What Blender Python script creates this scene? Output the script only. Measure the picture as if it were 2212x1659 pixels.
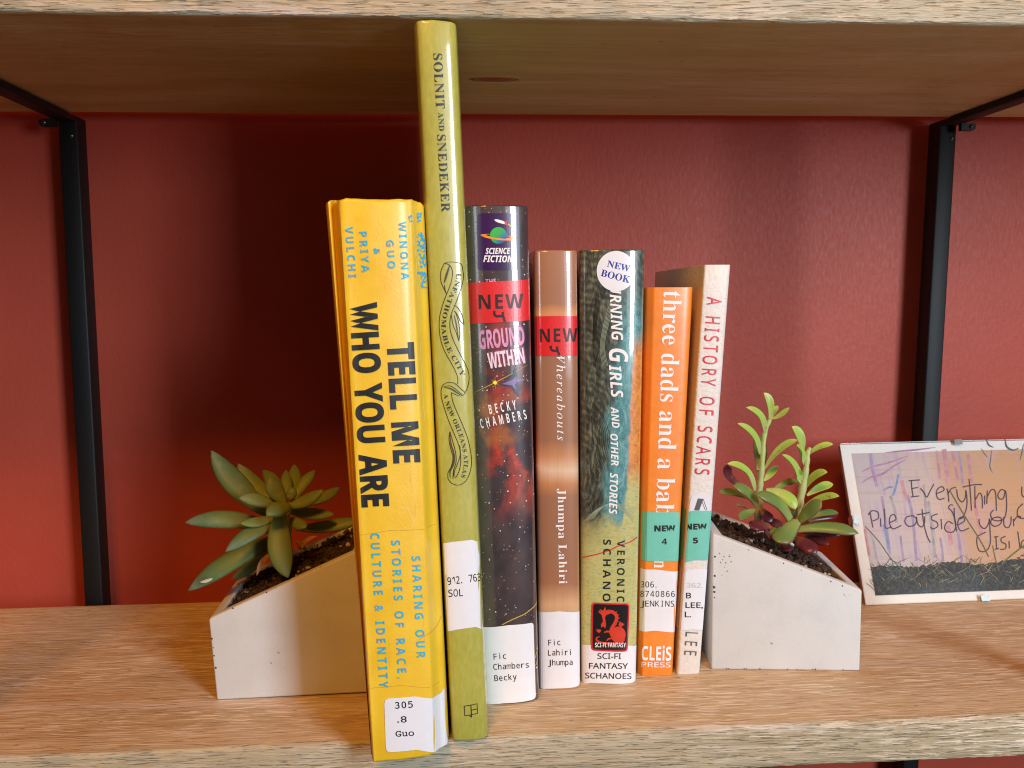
import bpy, bmesh, math, random
from mathutils import Vector, noise as mnoise
rnd = random.Random(7)
scene = bpy.context.scene
for o in list(bpy.data.objects): bpy.data.objects.remove(o)
COL = scene.collection
R = math.radians

# ------------------------------------------------------------ camera
IW, IH, FPX = 2212.0, 1659.0, 1930.0
CAM = Vector((0.0, 0.0, 0.19313))
AX_R = Vector((0.99759941, -0.06873647, -0.00840947))
AX_U = Vector((0.01497655, 0.09559091, 0.99530803))
AX_F = Vector((0.06761009, 0.99304465, -0.09639087))
cam = bpy.data.cameras.new('camera'); cam_o = bpy.data.objects.new('camera', cam); COL.objects.link(cam_o)
from mathutils import Matrix
m = Matrix((AX_R, AX_U, -AX_F)).transposed().to_4x4(); m.translation = CAM
cam_o.matrix_world = m
cam.sensor_width = 36.0; cam.lens = FPX / IW * 36.0
cam.clip_start = 0.01; cam.clip_end = 50
cam.dof.use_dof = True; cam.dof.focus_distance = 0.40; cam.dof.aperture_fstop = 32.0
scene.camera = cam_o
scene.cycles.filter_width = 1.1

def ray(u, v): return AX_F + AX_R * ((u - IW / 2) / FPX) - AX_U * ((v - IH / 2) / FPX)
def P(u, v, y):            # the point at depth y seen in direction (u, v)
    d = ray(u, v); return CAM + d * (y / d.y)
def Pz(u, v, z=0.0):
    d = ray(u, v); return CAM + d * ((z - CAM.z) / d.z)

# ------------------------------------------------------------ light
world = bpy.data.worlds.new('World'); scene.world = world; world.use_nodes = True
bg = world.node_tree.nodes['Background']
bg.inputs[0].default_value = (0.95, 0.68, 0.45, 1); bg.inputs[1].default_value = 0.048

def area(name, loc, target, sx, sy, power, color):
    l = bpy.data.lights.new(name, 'AREA'); l.shape = 'RECTANGLE'; l.size = sx; l.size_y = sy
    l.energy = power; l.color = color
    o = bpy.data.objects.new(name, l); COL.objects.link(o); o.location = loc
    o.rotation_euler = (Vector(target) - Vector(loc)).to_track_quat('-Z', 'Y').to_euler()
    return o
area('window_side_light', (0.92, -0.98, 0.56), (0.05, 0.45, 0.1), 0.32, 1.05, 29.0, (0.80, 0.90, 1.0))
area('window_side_light', (1.05, -1.10, 0.52), (0.05, 0.45, 0.1), 0.95, 1.10, 4.0, (0.78, 0.90, 1.0))  # added unseen wide dim light, broadens the streaks reflected in the jackets
area('ceiling_lamp', (-0.27, -0.62, 1.42), (0.0, 0.45, 0.1), 0.34, 0.34, 17.5, (1.0, 0.40, 0.055))
vs = scene.view_settings
scene.display_settings.display_device = 'sRGB'
vs.view_transform = 'Standard'; vs.look = 'None'; vs.exposure = 0.0; vs.gamma = 1.0

# ------------------------------------------------------------ helpers
def link(name, me, parent=None, mats=None):
    o = bpy.data.objects.new(name, me); COL.objects.link(o)
    if parent is not None: o.parent = parent
    for mm in (mats if isinstance(mats, (list, tuple)) else [mats]):
        if mm is not None: me.materials.append(mm)
    return o
def offset_of(parent):
    v = Vector((0, 0, 0))
    while parent is not None: v = v + Vector(parent.location); parent = parent.parent
    return v
def mesh(name, verts, faces, mat, parent=None, smooth=30, uv=None, midx=None):
    off = offset_of(parent)
    me = bpy.data.meshes.new(name)
    me.from_pydata([tuple(Vector(v) - off) for v in verts], [], faces)
    if uv:
        lay = me.uv_layers.new(name='uv')
        for l in me.loops: lay.data[l.index].uv = uv[l.vertex_index]
    o = link(name, me, parent, mat)
    if midx:
        for p, i in zip(me.polygons, midx): p.material_index = i
    if smooth:
        for p in me.polygons: p.use_smooth = True
        me.set_sharp_from_angle(angle=R(smooth))
    me.update()
    return o
def empty(name, loc, label, cat, group=None):
    o = bpy.data.objects.new(name, None); COL.objects.link(o); o.location = loc
    o.empty_display_size = 0.01
    o['label'] = label; o['category'] = cat
    if group: o['group'] = group
    return o
def box(a, b):
    (x0, y0, z0), (x1, y1, z1) = a, b
    v = [(x0,y0,z0),(x1,y0,z0),(x1,y1,z0),(x0,y1,z0),(x0,y0,z1),(x1,y0,z1),(x1,y1,z1),(x0,y1,z1)]
    f = [(0,3,2,1),(4,5,6,7),(0,1,5,4),(1,2,6,5),(2,3,7,6),(3,0,4,7)]
    return v, f
def bevel_box(name, a, b, mat, parent, w=0.001, seg=2):
    v, f = box(a, b)
    off = offset_of(parent)
    bm = bmesh.new(); vs_ = [bm.verts.new(Vector(p) - off) for p in v]
    for q in f: bm.faces.new([vs_[i] for i in q])
    bmesh.ops.bevel(bm, geom=bm.edges[:], offset=w, segments=seg, affect='EDGES', profile=0.5)
    me = bpy.data.meshes.new(name); bm.to_mesh(me); bm.free()
    for p in me.polygons: p.use_smooth = True
    me.set_sharp_from_angle(angle=R(50))
    return link(name, me, parent, mat)

# ---- node material helper
class NT:
    def __init__(s, name):
        s.m = bpy.data.materials.new(name); s.m.use_nodes = True; s.t = s.m.node_tree
        s.b = s.t.nodes['Principled BSDF']; s._co = None
    def n(s, typ, **kw):
        nd = s.t.nodes.new(typ)
        for k, v in kw.items(): setattr(nd, k, v)
        return nd
    def put(s, sock, val):
        if val is None: return
        if isinstance(val, bpy.types.NodeSocket): s.t.links.new(val, sock)
        elif isinstance(val, (tuple, list)) and len(val) == 3 and sock.type == 'RGBA': sock.default_value = (*val, 1)
        else: sock.default_value = val
    def co(s):
        if s._co is None: s._co = s.n('ShaderNodeTexCoord').outputs['Object']
        return s._co
    def xyz(s):
        nd = s.n('ShaderNodeSeparateXYZ'); s.put(nd.inputs[0], s.co()); return nd.outputs
    def math(s, op, a, b=0.0, c=None, clamp=False):
        nd = s.n('ShaderNodeMath', operation=op, use_clamp=clamp)
        s.put(nd.inputs[0], a); s.put(nd.inputs[1], b)
        if c is not None: s.put(nd.inputs[2], c)
        return nd.outputs[0]
    def mapc(s, sc, loc=(0, 0, 0)):
        nd = s.n('ShaderNodeMapping'); s.put(nd.inputs[0], s.co()); nd.inputs['Scale'].default_value = sc; nd.inputs['Location'].default_value = loc
        return nd.outputs[0]
    def noise(s, sc=(1, 1, 1), scale=1.0, detail=3.0, rough=0.55, dist=0.0, loc=(0, 0, 0), vec=None, col=False):
        nd = s.n('ShaderNodeTexNoise'); s.put(nd.inputs['Vector'], vec if vec is not None else s.mapc(sc, loc))
        nd.inputs['Scale'].default_value = scale; nd.inputs['Detail'].default_value = detail
        nd.inputs['Roughness'].default_value = rough; nd.inputs['Distortion'].default_value = dist
        return nd.outputs['Color' if col else 'Fac']
    def vor(s, sc=(1, 1, 1), scale=1.0, feature='F1', loc=(0, 0, 0), rand=1.0):
        nd = s.n('ShaderNodeTexVoronoi', feature=feature); s.put(nd.inputs['Vector'], s.mapc(sc, loc)); nd.inputs['Scale'].default_value = scale
        nd.inputs['Randomness'].default_value = rand
        return nd.outputs
    def ramp(s, fac, stops, interp='LINEAR'):
        nd = s.n('ShaderNodeValToRGB'); nd.color_ramp.interpolation = interp; s.put(nd.inputs[0], fac)
        el = nd.color_ramp.elements
        while len(el) < len(stops): el.new(0.5)
        for e, (p, c) in zip(el, stops):
            e.position = p; e.color = (*c, 1) if isinstance(c, (tuple, list)) else (c, c, c, 1)
        return nd.outputs[0]
    def mix(s, fac, a, b, blend='MIX'):
        nd = s.n('ShaderNodeMix', data_type='RGBA', blend_type=blend)
        s.put(nd.inputs[0], fac); s.put(nd.inputs[6], a); s.put(nd.inputs[7], b)
        return nd.outputs[2]
    def sstep(s, v, a, b):
        nd = s.n('ShaderNodeMapRange', interpolation_type='SMOOTHSTEP'); s.put(nd.inputs[0], v)
        nd.inputs[1].default_value = a; nd.inputs[2].default_value = b
        return nd.outputs[0]
    def bump(s, h, strength=0.5, dist=0.001, prev=None):
        nd = s.n('ShaderNodeBump'); s.put(nd.inputs['Height'], h); nd.inputs['Strength'].default_value = strength
        nd.inputs['Distance'].default_value = dist
        if prev is not None: s.put(nd.inputs['Normal'], prev)
        s.put(s.b.inputs['Normal'], nd.outputs[0]); return nd.outputs[0]
    def set(s, base=None, rough=None, coat=None, coat_r=0.06, spec=None, metal=None):
        if base is not None: s.put(s.b.inputs['Base Color'], base)
        if rough is not None: s.put(s.b.inputs['Roughness'], rough)
        if coat is not None: s.put(s.b.inputs['Coat Weight'], coat); s.put(s.b.inputs['Coat Roughness'], coat_r)
        if spec is not None: s.put(s.b.inputs['Specular IOR Level'], spec)
        if metal is not None: s.put(s.b.inputs['Metallic'], metal)
        return s.m

def plain(name, c, rough=0.5, coat=0.0, coat_r=0.08, spec=0.5, metal=0.0, var=0.08, bump=0.0, bs=900):
    t = NT(name)
    nz = t.noise(scale=220, detail=4)
    lo = tuple(x * (1 - var) for x in c); hi = tuple(min(1, x * (1 + var)) for x in c)
    base = t.ramp(nz, [(0.3, lo), (0.7, hi)])
    t.set(base, rough, coat, coat_r, spec, metal)
    if bump: t.bump(t.noise(scale=bs, detail=2), bump, 0.0004)
    return t.m

# ------------------------------------------------------------ materials: setting
def wood(name, knot=None, edge=False, tone=(1, 1, 1), soft=1.0):
    t = NT(name)
    warp = t.noise((3, 14, 14), 1.0, 3, loc=(3, 1, 0), col=True)
    vm = t.n('ShaderNodeVectorMath', operation='MULTIPLY_ADD')
    t.put(vm.inputs[0], warp); vm.inputs[1].default_value = (0, .012, .012); t.put(vm.inputs[2], t.co())
    wc = vm.outputs[0]
    def wn(sc, scale=1.0, detail=3.0, rough=.55, loc=(0, 0, 0)):
        mp = t.n('ShaderNodeMapping'); t.put(mp.inputs[0], wc); mp.inputs['Scale'].default_value = sc; mp.inputs['Location'].default_value = loc
        return t.noise(scale=scale, detail=detail, rough=rough, vec=mp.outputs[0])
    broad = wn((4, 38, 38), 1.0, 4)
    mid = wn((14, 260, 260), 1.0, 4, .6, (5, 2, 0))
    fine = wn((60, 780, 1000), 1.0, 3, .55, (1, 7, 0))
    fine2 = wn((100 if edge else 75, 800, 1500), 1.0, 2, .5, (9, 3, 2))
    if edge: c = [(.25, (.34, .27, .155)), (.5, (.45, .375, .245)), (.72, (.55, .48, .36))]
    else: c = [(.25, (.40, .28, .155)), (.5, (.54, .405, .245)), (.75, (.66, .53, .37))]
    c = [(p, tuple(a * b for a, b in zip(q, tone))) for p, q in c]
    base = t.ramp(t.math('ADD', t.math('MULTIPLY', broad, .62), t.math('MULTIPLY', mid, .38)), c)
    if not edge: base = t.mix(t.math('MULTIPLY', t.sstep(wn((9, 55, 55), 1.0, 3, .5, (4, 4, 4)), .56, .72), .6), base, (.46, .275, .12))
    # white lime left in the open grain
    patch = t.sstep(wn((7, 30, 30), 1.0, 2, .5, (8, 8, 1)), .32, .68)
    st = t.math('MULTIPLY', t.sstep(fine, .535, .585), t.math('ADD', t.math('MULTIPLY', patch, .70), .12 if edge else .24))
    if soft < 1: st = t.math('MULTIPLY', st, soft)
    base = t.mix(st, base, (.80, .70, .56))
    wash = t.math('MULTIPLY', t.sstep(wn((5, 60, 60), 1.0, 3, .5, (2, 11, 1)), .60, .74), .5)
    base = t.mix(wash, base, (.66, .58, .54))
    dk = t.math('MULTIPLY', t.sstep(fine2, .57, .66), .38 if edge else .36 * soft)
    base = t.mix(dk, base, (.22, .165, .105) if edge else (.29, .14, .065))
    spots = t.vor((40, 120, 120))[0]
    base = t.mix(t.math('MULTIPLY', t.sstep(spots, .07, .03), .7), base, (.06, .03, .015))
    if knot:
        x, y, z = t.xyz()
        dx = t.math('MULTIPLY', t.math('SUBTRACT', x, knot[0]), 1 / knot[2]); dy = t.math('MULTIPLY', t.math('SUBTRACT', y, knot[1]), 1 / knot[3])
        d = t.math('SQRT', t.math('ADD', t.math('MULTIPLY', dx, dx), t.math('MULTIPLY', dy, dy)))
        dd = t.math('ADD', d, t.math('MULTIPLY', t.math('SUBTRACT', t.noise(scale=300), .5), .35))
        rings = t.ramp(dd, [(0, (.16, .055, .02)), (.35, (.36, .12, .045)), (.6, (.20, .06, .025)), (.8, (.42, .17, .07)), (1, (.15, .06, .03))])
        base = t.mix(t.sstep(dd, 1.08, .98), base, rings)
    t.set(base, t.ramp(fine, [(.3, .42), (.7, .62)]), spec=.45)
    h = t.math('SUBTRACT', t.math('ADD', t.math('MULTIPLY', fine, .7), t.math('MULTIPLY', mid, .9)), t.math('MULTIPLY', t.sstep(fine2, .55, .70), .5))
    t.bump(h, .8 if edge else .6 * soft, .0010 if edge else .0009)
    return t.m
M_wood = wood('limed_wood')
M_wood_under = wood('limed_wood_underside', knot=(.0246 - .04, .481 - .47, .0125, .0048), tone=(1.0, 1.04, .76), soft=.3)  # golden tone puts warm bounce light into the underside colour
M_wood_edge = wood('rough_sawn_edge', edge=True)

t = NT('red_wall_paint')
b1 = t.noise((1, 1, 1), 330, 3, .5); b2 = t.noise((520, 520, 170), 1.0, 3, .6, loc=(2, 0, 3)); b3 = t.noise(scale=18, detail=2)
t.set(t.ramp(b3, [(.3, (.425, .066, .040)), (.7, (.460, .075, .046))]), t.ramp(b2, [(.3, .42), (.7, .56)]), spec=.24)
t.bump(t.math('ADD', b1, t.math('MULTIPLY', b2, .8)), .24, .0008)
M_wall = t.m
M_iron = plain('black_powder_coated_steel', (.0055, .006, .0065), .55, .0, .25, .3, 0, .1, .25, 1200)
M_bolt = plain('worn_steel_bolt', (.10, .10, .10), .3, metal=.9)

# ------------------------------------------------------------ setting
GAP, YF, YB, YW = 0.3069, 0.3778, 0.5695, 0.602
v, f = box((-1.6, YW, -.9), (1.9, YW + .1, 1.6))
wall = mesh('wall', v, f, M_wall, smooth=0); wall['kind'] = 'structure'

unit = empty('shelving_unit', (0.04, .47, 0), 'open shelving unit of limed wood boards on a black steel frame against the red wall', 'shelf')
def board(name, zt, zb, x0, x1, seed, mats):
    # cross-section swept along x: softly worn arrises, the front ones rough-sawn and uneven
    n = 520; verts = []; faces = []; mi = []
    r = .0013
    sec = [(YB, zt, 0), (.50, zt, 0), (.43, zt, 0), (.40, zt, 0), (YF + 2.2 * r, zt, .15), (YF + r, zt - .15 * r, .5), (YF + .3 * r, zt - .55 * r, 1), (YF, zt - 1.5 * r, .8),
           (YF, zt - .35 * (zt - zb), .35), (YF, zt - .65 * (zt - zb), .35),
           (YF, zb + 1.5 * r, .8), (YF + .3 * r, zb + .55 * r, 1), (YF + r, zb + .15 * r, .5), (YF + 2.2 * r, zb, .1), (.45, zb, 0), (YB, zb, 0)]
    k = len(sec)
    for i in range(n + 1):
        x = x0 + (x1 - x0) * i / n
        for j, (y, z, w) in enumerate(sec):
            q = Vector((x * 55, j * 2.3 + seed, 0)); q2 = Vector((x * 300, j * 5.3 + seed, 4))
            a = (mnoise.noise(q) * .0005 + mnoise.noise(q2) * .00030) * w
            bz = (mnoise.noise(q + Vector((7, 7, 7))) * .0004 + mnoise.noise(q2 + Vector((7, 7, 7))) * .00028) * w
            verts.append((x, y + a, z + bz))
    for i in range(n):
        for j in range(k):
            j2 = (j + 1) % k
            faces.append((i * k + j, i * k + j2, (i + 1) * k + j2, (i + 1) * k + j))
            mi.append(1 if 4 <= j <= 11 else (2 if 12 <= j <= 14 else 0))
    faces.append(tuple(range(k - 1, -1, -1))); faces.append(tuple(n * k + j for j in range(k))); mi += [1, 1]
    return mesh(name, verts, faces, mats, unit, 40, midx=mi)
board('shelf_board', 0.0, -.0205, -.42, .62, 3, [M_wood, M_wood_edge, M_wood]).data.name = 'lower_board'
board('shelf_board', GAP + .040, GAP, -.42, .62, 11, [M_wood, M_wood_edge, M_wood_under])  # unseen extra thickness blocks lamp light from leaking behind the board

PXL, PXR, PW = -.2330, .3282, .0116
PY0, PY1 = .5790, .5935
def post(x, y0, y1):
    return bevel_box('upright_post', (x - PW / 2, y0, -.45), (x + PW / 2, y1, GAP - .0002), M_iron, unit, .0011, 2)
post(PXL, PY0, PY1); rp_ = post(PXR, PY0, PY1)
for v_ in rp_.data.vertices: v_.co.x += .022 * (v_.co.z - GAP)   # the right rear post stands slightly out of plumb
# front posts stand outside the picture; the right one casts the slanting shadow on the board
post(PXL, YF - .016, YF - .0015); post(PXR - .009, YF - .016, YF - .0015)
for x in (PXL, PXR):
    bevel_box('crossbar', (x - PW / 2 + .0003, YF - .001, GAP - .0042), (x + PW / 2 - .0003, PY0 + .004, GAP - .0004), M_iron, unit, .0006, 2)
    bevel_box('crossbar', (x - PW / 2 + .0006, YF - .001, -.0250), (x + PW / 2 - .0006, PY0 + .004, -.0209), M_iron, unit, .0009, 2)
def tab(x, sgn):
    # round-ended lug with a bolt, welded to the post just under the board
    vs_, fs = [], []
    cx = x + sgn * .0105; r = .0023; z = GAP - .0064
    pts = [(x + sgn * .003, z + r), (x + sgn * .003, z - r)] + [(cx + sgn * r * math.cos(a), z + r * math.sin(a)) for a in [R(-90 + 180 * i / 10) for i in range(11)]]
    n = len(pts)
    for y in (.5690, .5725):
        for (a, b) in pts: vs_.append((a, y, b))
    fs.append(tuple(range(n))); fs.append(tuple(range(2 * n - 1, n - 1, -1)))
    for i in range(n): fs.append((i, (i + 1) % n, n + (i + 1) % n, n + i))
    mesh('bracket_lug', vs_, fs, M_iron, unit)
    for (bx, bz, by) in ((cx - sgn * .001, z, .5690), (x + .0022, GAP - .0125, PY0)):
        vv, ff = [], []
        for k, (rr, dy) in enumerate(((.0014, 0), (.0014, -.0006), (.0009, -.0011), (0.0002, -.0013))):
            for i in range(12): vv.append((bx + rr * math.cos(i * math.pi / 6), by + dy, bz + rr * math.sin(i * math.pi / 6)))
        for k in range(3):
            for i in range(12): ff.append((k * 12 + i, k * 12 + (i + 1) % 12, (k + 1) * 12 + (i + 1) % 12, (k + 1) * 12 + i))
        ff.append(tuple(range(36, 48)))
        mesh('bolt', vv, ff, M_bolt, unit)
tab(PXL, -1); tab(PXR, 1)

# ------------------------------------------------------------ lettering
FONTS = {'sans': None, 'sansb': (0x1D5D4, 0x1D5EE, 0x1D7EC), 'sansi': (0x1D63C, 0x1D656, 0x1D7EC), 'serif': (0x1D400, 0x1D41A, 0x1D7CE),
         'it': (0x1D434, 0x1D44E, None), 'serifbi': (0x1D468, 0x1D482, 0x1D7CE), 'mono': (0x1D670, 0x1D68A, 0x1D7F6), 'sansl': (0x1D5A0, 0x1D5BA, 0x1D7E2)}
def styled(s, fn):
    m_ = FONTS[fn]
    if not m_: return s
    r = ''
    for ch in s:
        if 'A' <= ch <= 'Z': r += chr(m_[0] + ord(ch) - 65)
        elif 'a' <= ch <= 'z': r += '\u210e' if (fn == 'it' and ch == 'h') else chr(m_[1] + ord(ch) - 97)
        elif ch.isdigit() and m_[2]: r += chr(m_[2] + int(ch))
        else: r += ch
    return r
_tc = {}
def text2d(s, fn, off=0.0, sp=1.0, word=1.0):
    key = (s, fn, off, sp, word)
    if key in _tc: return _tc[key]
    c = bpy.data.curves.new('tmp', 'FONT'); c.body = styled(s, fn); c.size = 1; c.offset = off; c.space_character = sp; c.space_word = word
    c.resolution_u = 4; c.fill_mode = 'FRONT'
    o = bpy.data.objects.new('tmp', c); COL.objects.link(o)
    dg = bpy.context.evaluated_depsgraph_get(); dg.update()
    me = bpy.data.meshes.new_from_object(o.evaluated_get(dg))
    V = [(v_.co.x, v_.co.y) for v_ in me.vertices]; F = [tuple(p.vertices) for p in me.polygons]
    bpy.data.meshes.remove(me); bpy.data.objects.remove(o); bpy.data.curves.remove(c)
    _tc[key] = (V, F); return V, F
def capheight(fn, off): 
    V, F = text2d('H', fn, off); return max(v_[1] for v_ in V)

def cut_and_map(V2, F2, cutx, cutz, fn3):
    bm = bmesh.new(); vv = [bm.verts.new((a, 0, b)) for a, b in V2]
    for f_ in F2:
        try: bm.faces.new([vv[i] for i in f_])
        except Exception: pass
    bmesh.ops.triangulate(bm, faces=[q for q in bm.faces if len(q.verts) > 4])
    xs = [a for a, b in V2]; zs = [b for a, b in V2]
    def cuts(lo, hi, st, no, k):
        i = math.floor(lo / st) + 1
        while i * st < hi:
            co = [0, 0, 0]; co[k] = i * st
            bmesh.ops.bisect_plane(bm, geom=bm.verts[:] + bm.edges[:] + bm.faces[:], plane_co=co, plane_no=no); i += 1
    if cutx: cuts(min(xs), max(xs), cutx, (1, 0, 0), 0)
    if cutz: cuts(min(zs), max(zs), cutz, (0, 0, 1), 2)
    bm.verts.index_update()
    V3 = [fn3(v_.co.x, v_.co.z) for v_ in bm.verts]
    F3 = [tuple(v_.index for v_ in q.verts) for q in bm.faces]
    bm.free()
    return V3, F3

class Surface:
    """flat or curved face that carries labels and print; xz() finds the spot on it that is seen in direction (u, v)"""
    cutx = None; cutz = None
    def put(s, name, V2, F2, mat, eps, parent=None):
        V3, F3 = cut_and_map(V2, F2, s.cutx, s.cutz, lambda a, b: s.pt(a, b, eps))
        # every face looks out of the surface
        N = s.outward
        fixed = []
        for q in F3:
            a, b, c = (Vector(V3[i]) for i in q[:3])
            fixed.append(q if (b - a).cross(c - a).dot(N) >= 0 else tuple(reversed(q)))
        return mesh(name, V3, fixed, mat, parent or s.root, smooth=0)
    def poly(s, name, pts, mat, eps=.00018, parent=None):
        return s.put(name, [s.xz(*p) for p in pts], [tuple(range(len(pts)))], mat, eps, parent)
    def rrect(s, name, c4, r, mat, eps=.00018, parent=None, corners=(1, 1, 1, 1)):
        pts = []
        for i in range(4):
            p = Vector(c4[i]); a = Vector(c4[i - 1]); b = Vector(c4[(i + 1) % 4])
            if not corners[i]: pts.append(tuple(p)); continue
            da = (a - p).normalized() * r; db = (b - p).normalized() * r
            for k in range(7):
                t_ = k / 6; q = (p + da) * (1 - t_) ** 2 + p * 2 * t_ * (1 - t_) + (p + db) * t_ ** 2
                pts.append(tuple(q))
        return s.poly(name, pts, mat, eps, parent)
    def strokes(s, name, lines, w, mat, eps=.0003, parent=None, smooth=True, taper=False):
        V, F = [], []
        for ln in lines:
            ww = w
            if isinstance(ln[0], (int, float)): ww = ln[0]; ln = ln[1]
            p = [Vector(q) for q in ln]
            if smooth and len(p) > 2: p = catmull(p, 6)
            n = len(p); b0 = len(V)
            for i, q in enumerate(p):
                d = (p[min(i + 1, n - 1)] - p[max(i - 1, 0)])
                if d.length < 1e-6: d = Vector((1, 0))
                d.normalize(); nn = Vector((-d.y, d.x)); k = ww / 2
                if taper: k *= .15 + .85 * math.sin(math.pi * (i + .5) / n)
                V.append(s.xz(*(q + nn * k))); V.append(s.xz(*(q - nn * k)))
            for i in range(n - 1): F.append((b0 + 2 * i, b0 + 2 * i + 1, b0 + 2 * i + 3, b0 + 2 * i + 2))
        return s.put(name, V, F, mat, eps, parent)
    def text(s, txt, fn, p0, p1, cap, mat, eps=.0003, parent=None, off=0.0, sp=1.0, word=1.0, slant=0.0, name='lettering', fit=True):
        V, F = text2d(txt, fn, off, sp, word); ch = capheight(fn, off)
        x0 = min(a for a, b in V); x1 = max(a for a, b in V)
        p0 = Vector(p0); p1 = Vector(p1); d = p1 - p0; L = d.length; d.normalize(); up = Vector((d.y, -d.x))
        kx = L / (x1 - x0)
        V2 = [s.xz(*(p0 + d * ((a - x0) * kx + b / ch * slant) + up * (b / ch * cap))) for a, b in V]
        return s.put(name, V2, F, mat, eps, parent)
    def mono(s, txt, p0, p1, cap, mat, eps, parent, off=0.0, fn='sansl', fill=.8):
        p0 = Vector(p0); p1 = Vector(p1); n = len(txt); d = (p1 - p0).normalized(); up = Vector((d.y, -d.x)); ch = capheight(fn, off)
        wid = []
        for c_ in txt:
            V, F = text2d(c_, fn, off); wid.append((min(a for a, b in V), max(a for a, b in V)) if V else (0, 1))
        cell = (p1 - p0).length / (n - 1 + fill) if n > 1 else (p1 - p0).length
        AV, AF = [], []
        for i, c_ in enumerate(txt):
            if c_ == ' ': continue
            V, F = text2d(c_, fn, off); a0, a1 = wid[i]; w0 = a1 - a0
            kw = cap / ch * .9; tw = min(w0 * kw, cell * fill * (1.22 if c_ in 'mwM' else 1.04))
            if c_ not in "Iil1.,'": tw = max(tw, cell * fill * .86)
            sx = tw / w0; c0 = p0 + d * (cell * (i + fill / 2)); b0 = len(AV)
            if c_ in '.,': c0 = c0 - d * cell * .18
            for a, b in V: AV.append(s.xz(*(c0 + d * ((a - (a0 + a1) / 2) * sx) + up * (b / ch * cap))))
            AF += [tuple(b0 + j for j in f_) for f_ in F]
        return s.put('lettering', AV, AF, mat, eps, parent)
    def text_path(s, txt, fn, path, cap, mat, eps=.0003, parent=None, off=0.0, kx=.8, name='lettering'):
        p = catmull([Vector(q) for q in path], 10); cum = [0]
        for i in range(1, len(p)): cum.append(cum[-1] + (p[i] - p[i - 1]).length)
        ch = capheight(fn, off); adv = []
        for c_ in txt:
            if c_ == ' ': adv.append(.3)
            else: V, F = text2d(c_, fn, off); adv.append(max(a for a, b in V) + .07)
        sc = cum[-1] / sum(adv); pos = 0; AV, AF = [], []
        for c_, ad in zip(txt, adv):
            if c_ != ' ':
                V, F = text2d(c_, fn, off); q = (pos + ad / 2) * sc
                i = max(j for j in range(len(cum)) if cum[j] <= q + 1e-9); i = min(i, len(p) - 2)
                d = (p[i + 1] - p[i]).normalized(); o_ = p[i] + d * (q - cum[i]); up = Vector((d.y, -d.x))
                b0 = len(AV)
                for a, b in V: AV.append(s.xz(*(o_ + d * ((a - ad / 2) * sc) + up * (b / ch - .5) * cap)))
                AF += [tuple(b0 + j for j in f_) for f_ in F]
            pos += ad
        return s.put(name, AV, AF, mat, eps, parent)
def catmull(p, n):
    out = []
    for i in range(len(p) - 1):
        a = p[max(i - 1, 0)]; b = p[i]; c = p[i + 1]; d = p[min(i + 2, len(p) - 1)]
        for k in range(n):
            t_ = k / n
            out.append(.5 * ((2 * b) + (c - a) * t_ + (2 * a - 5 * b + 4 * c - d) * t_ ** 2 + (3 * b - a - 3 * c + d) * t_ ** 3))
    out.append(p[-1]); return out

# ------------------------------------------------------------ books
M_paper = NT('page_edges'); M_paper.set(M_paper.ramp(M_paper.noise((9, 2400, 30), 1, 2), [(.3, (.55, .48, .36)), (.7, (.78, .72, .6))]), .8); M_paper = M_paper.m
M_label = plain('white_paper_label', (.78, .80, .86), .42, .25, .25, var=.02)
M_ink = plain('black_ink', (.012, .012, .014), .45, var=0)
M_clear = None

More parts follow.
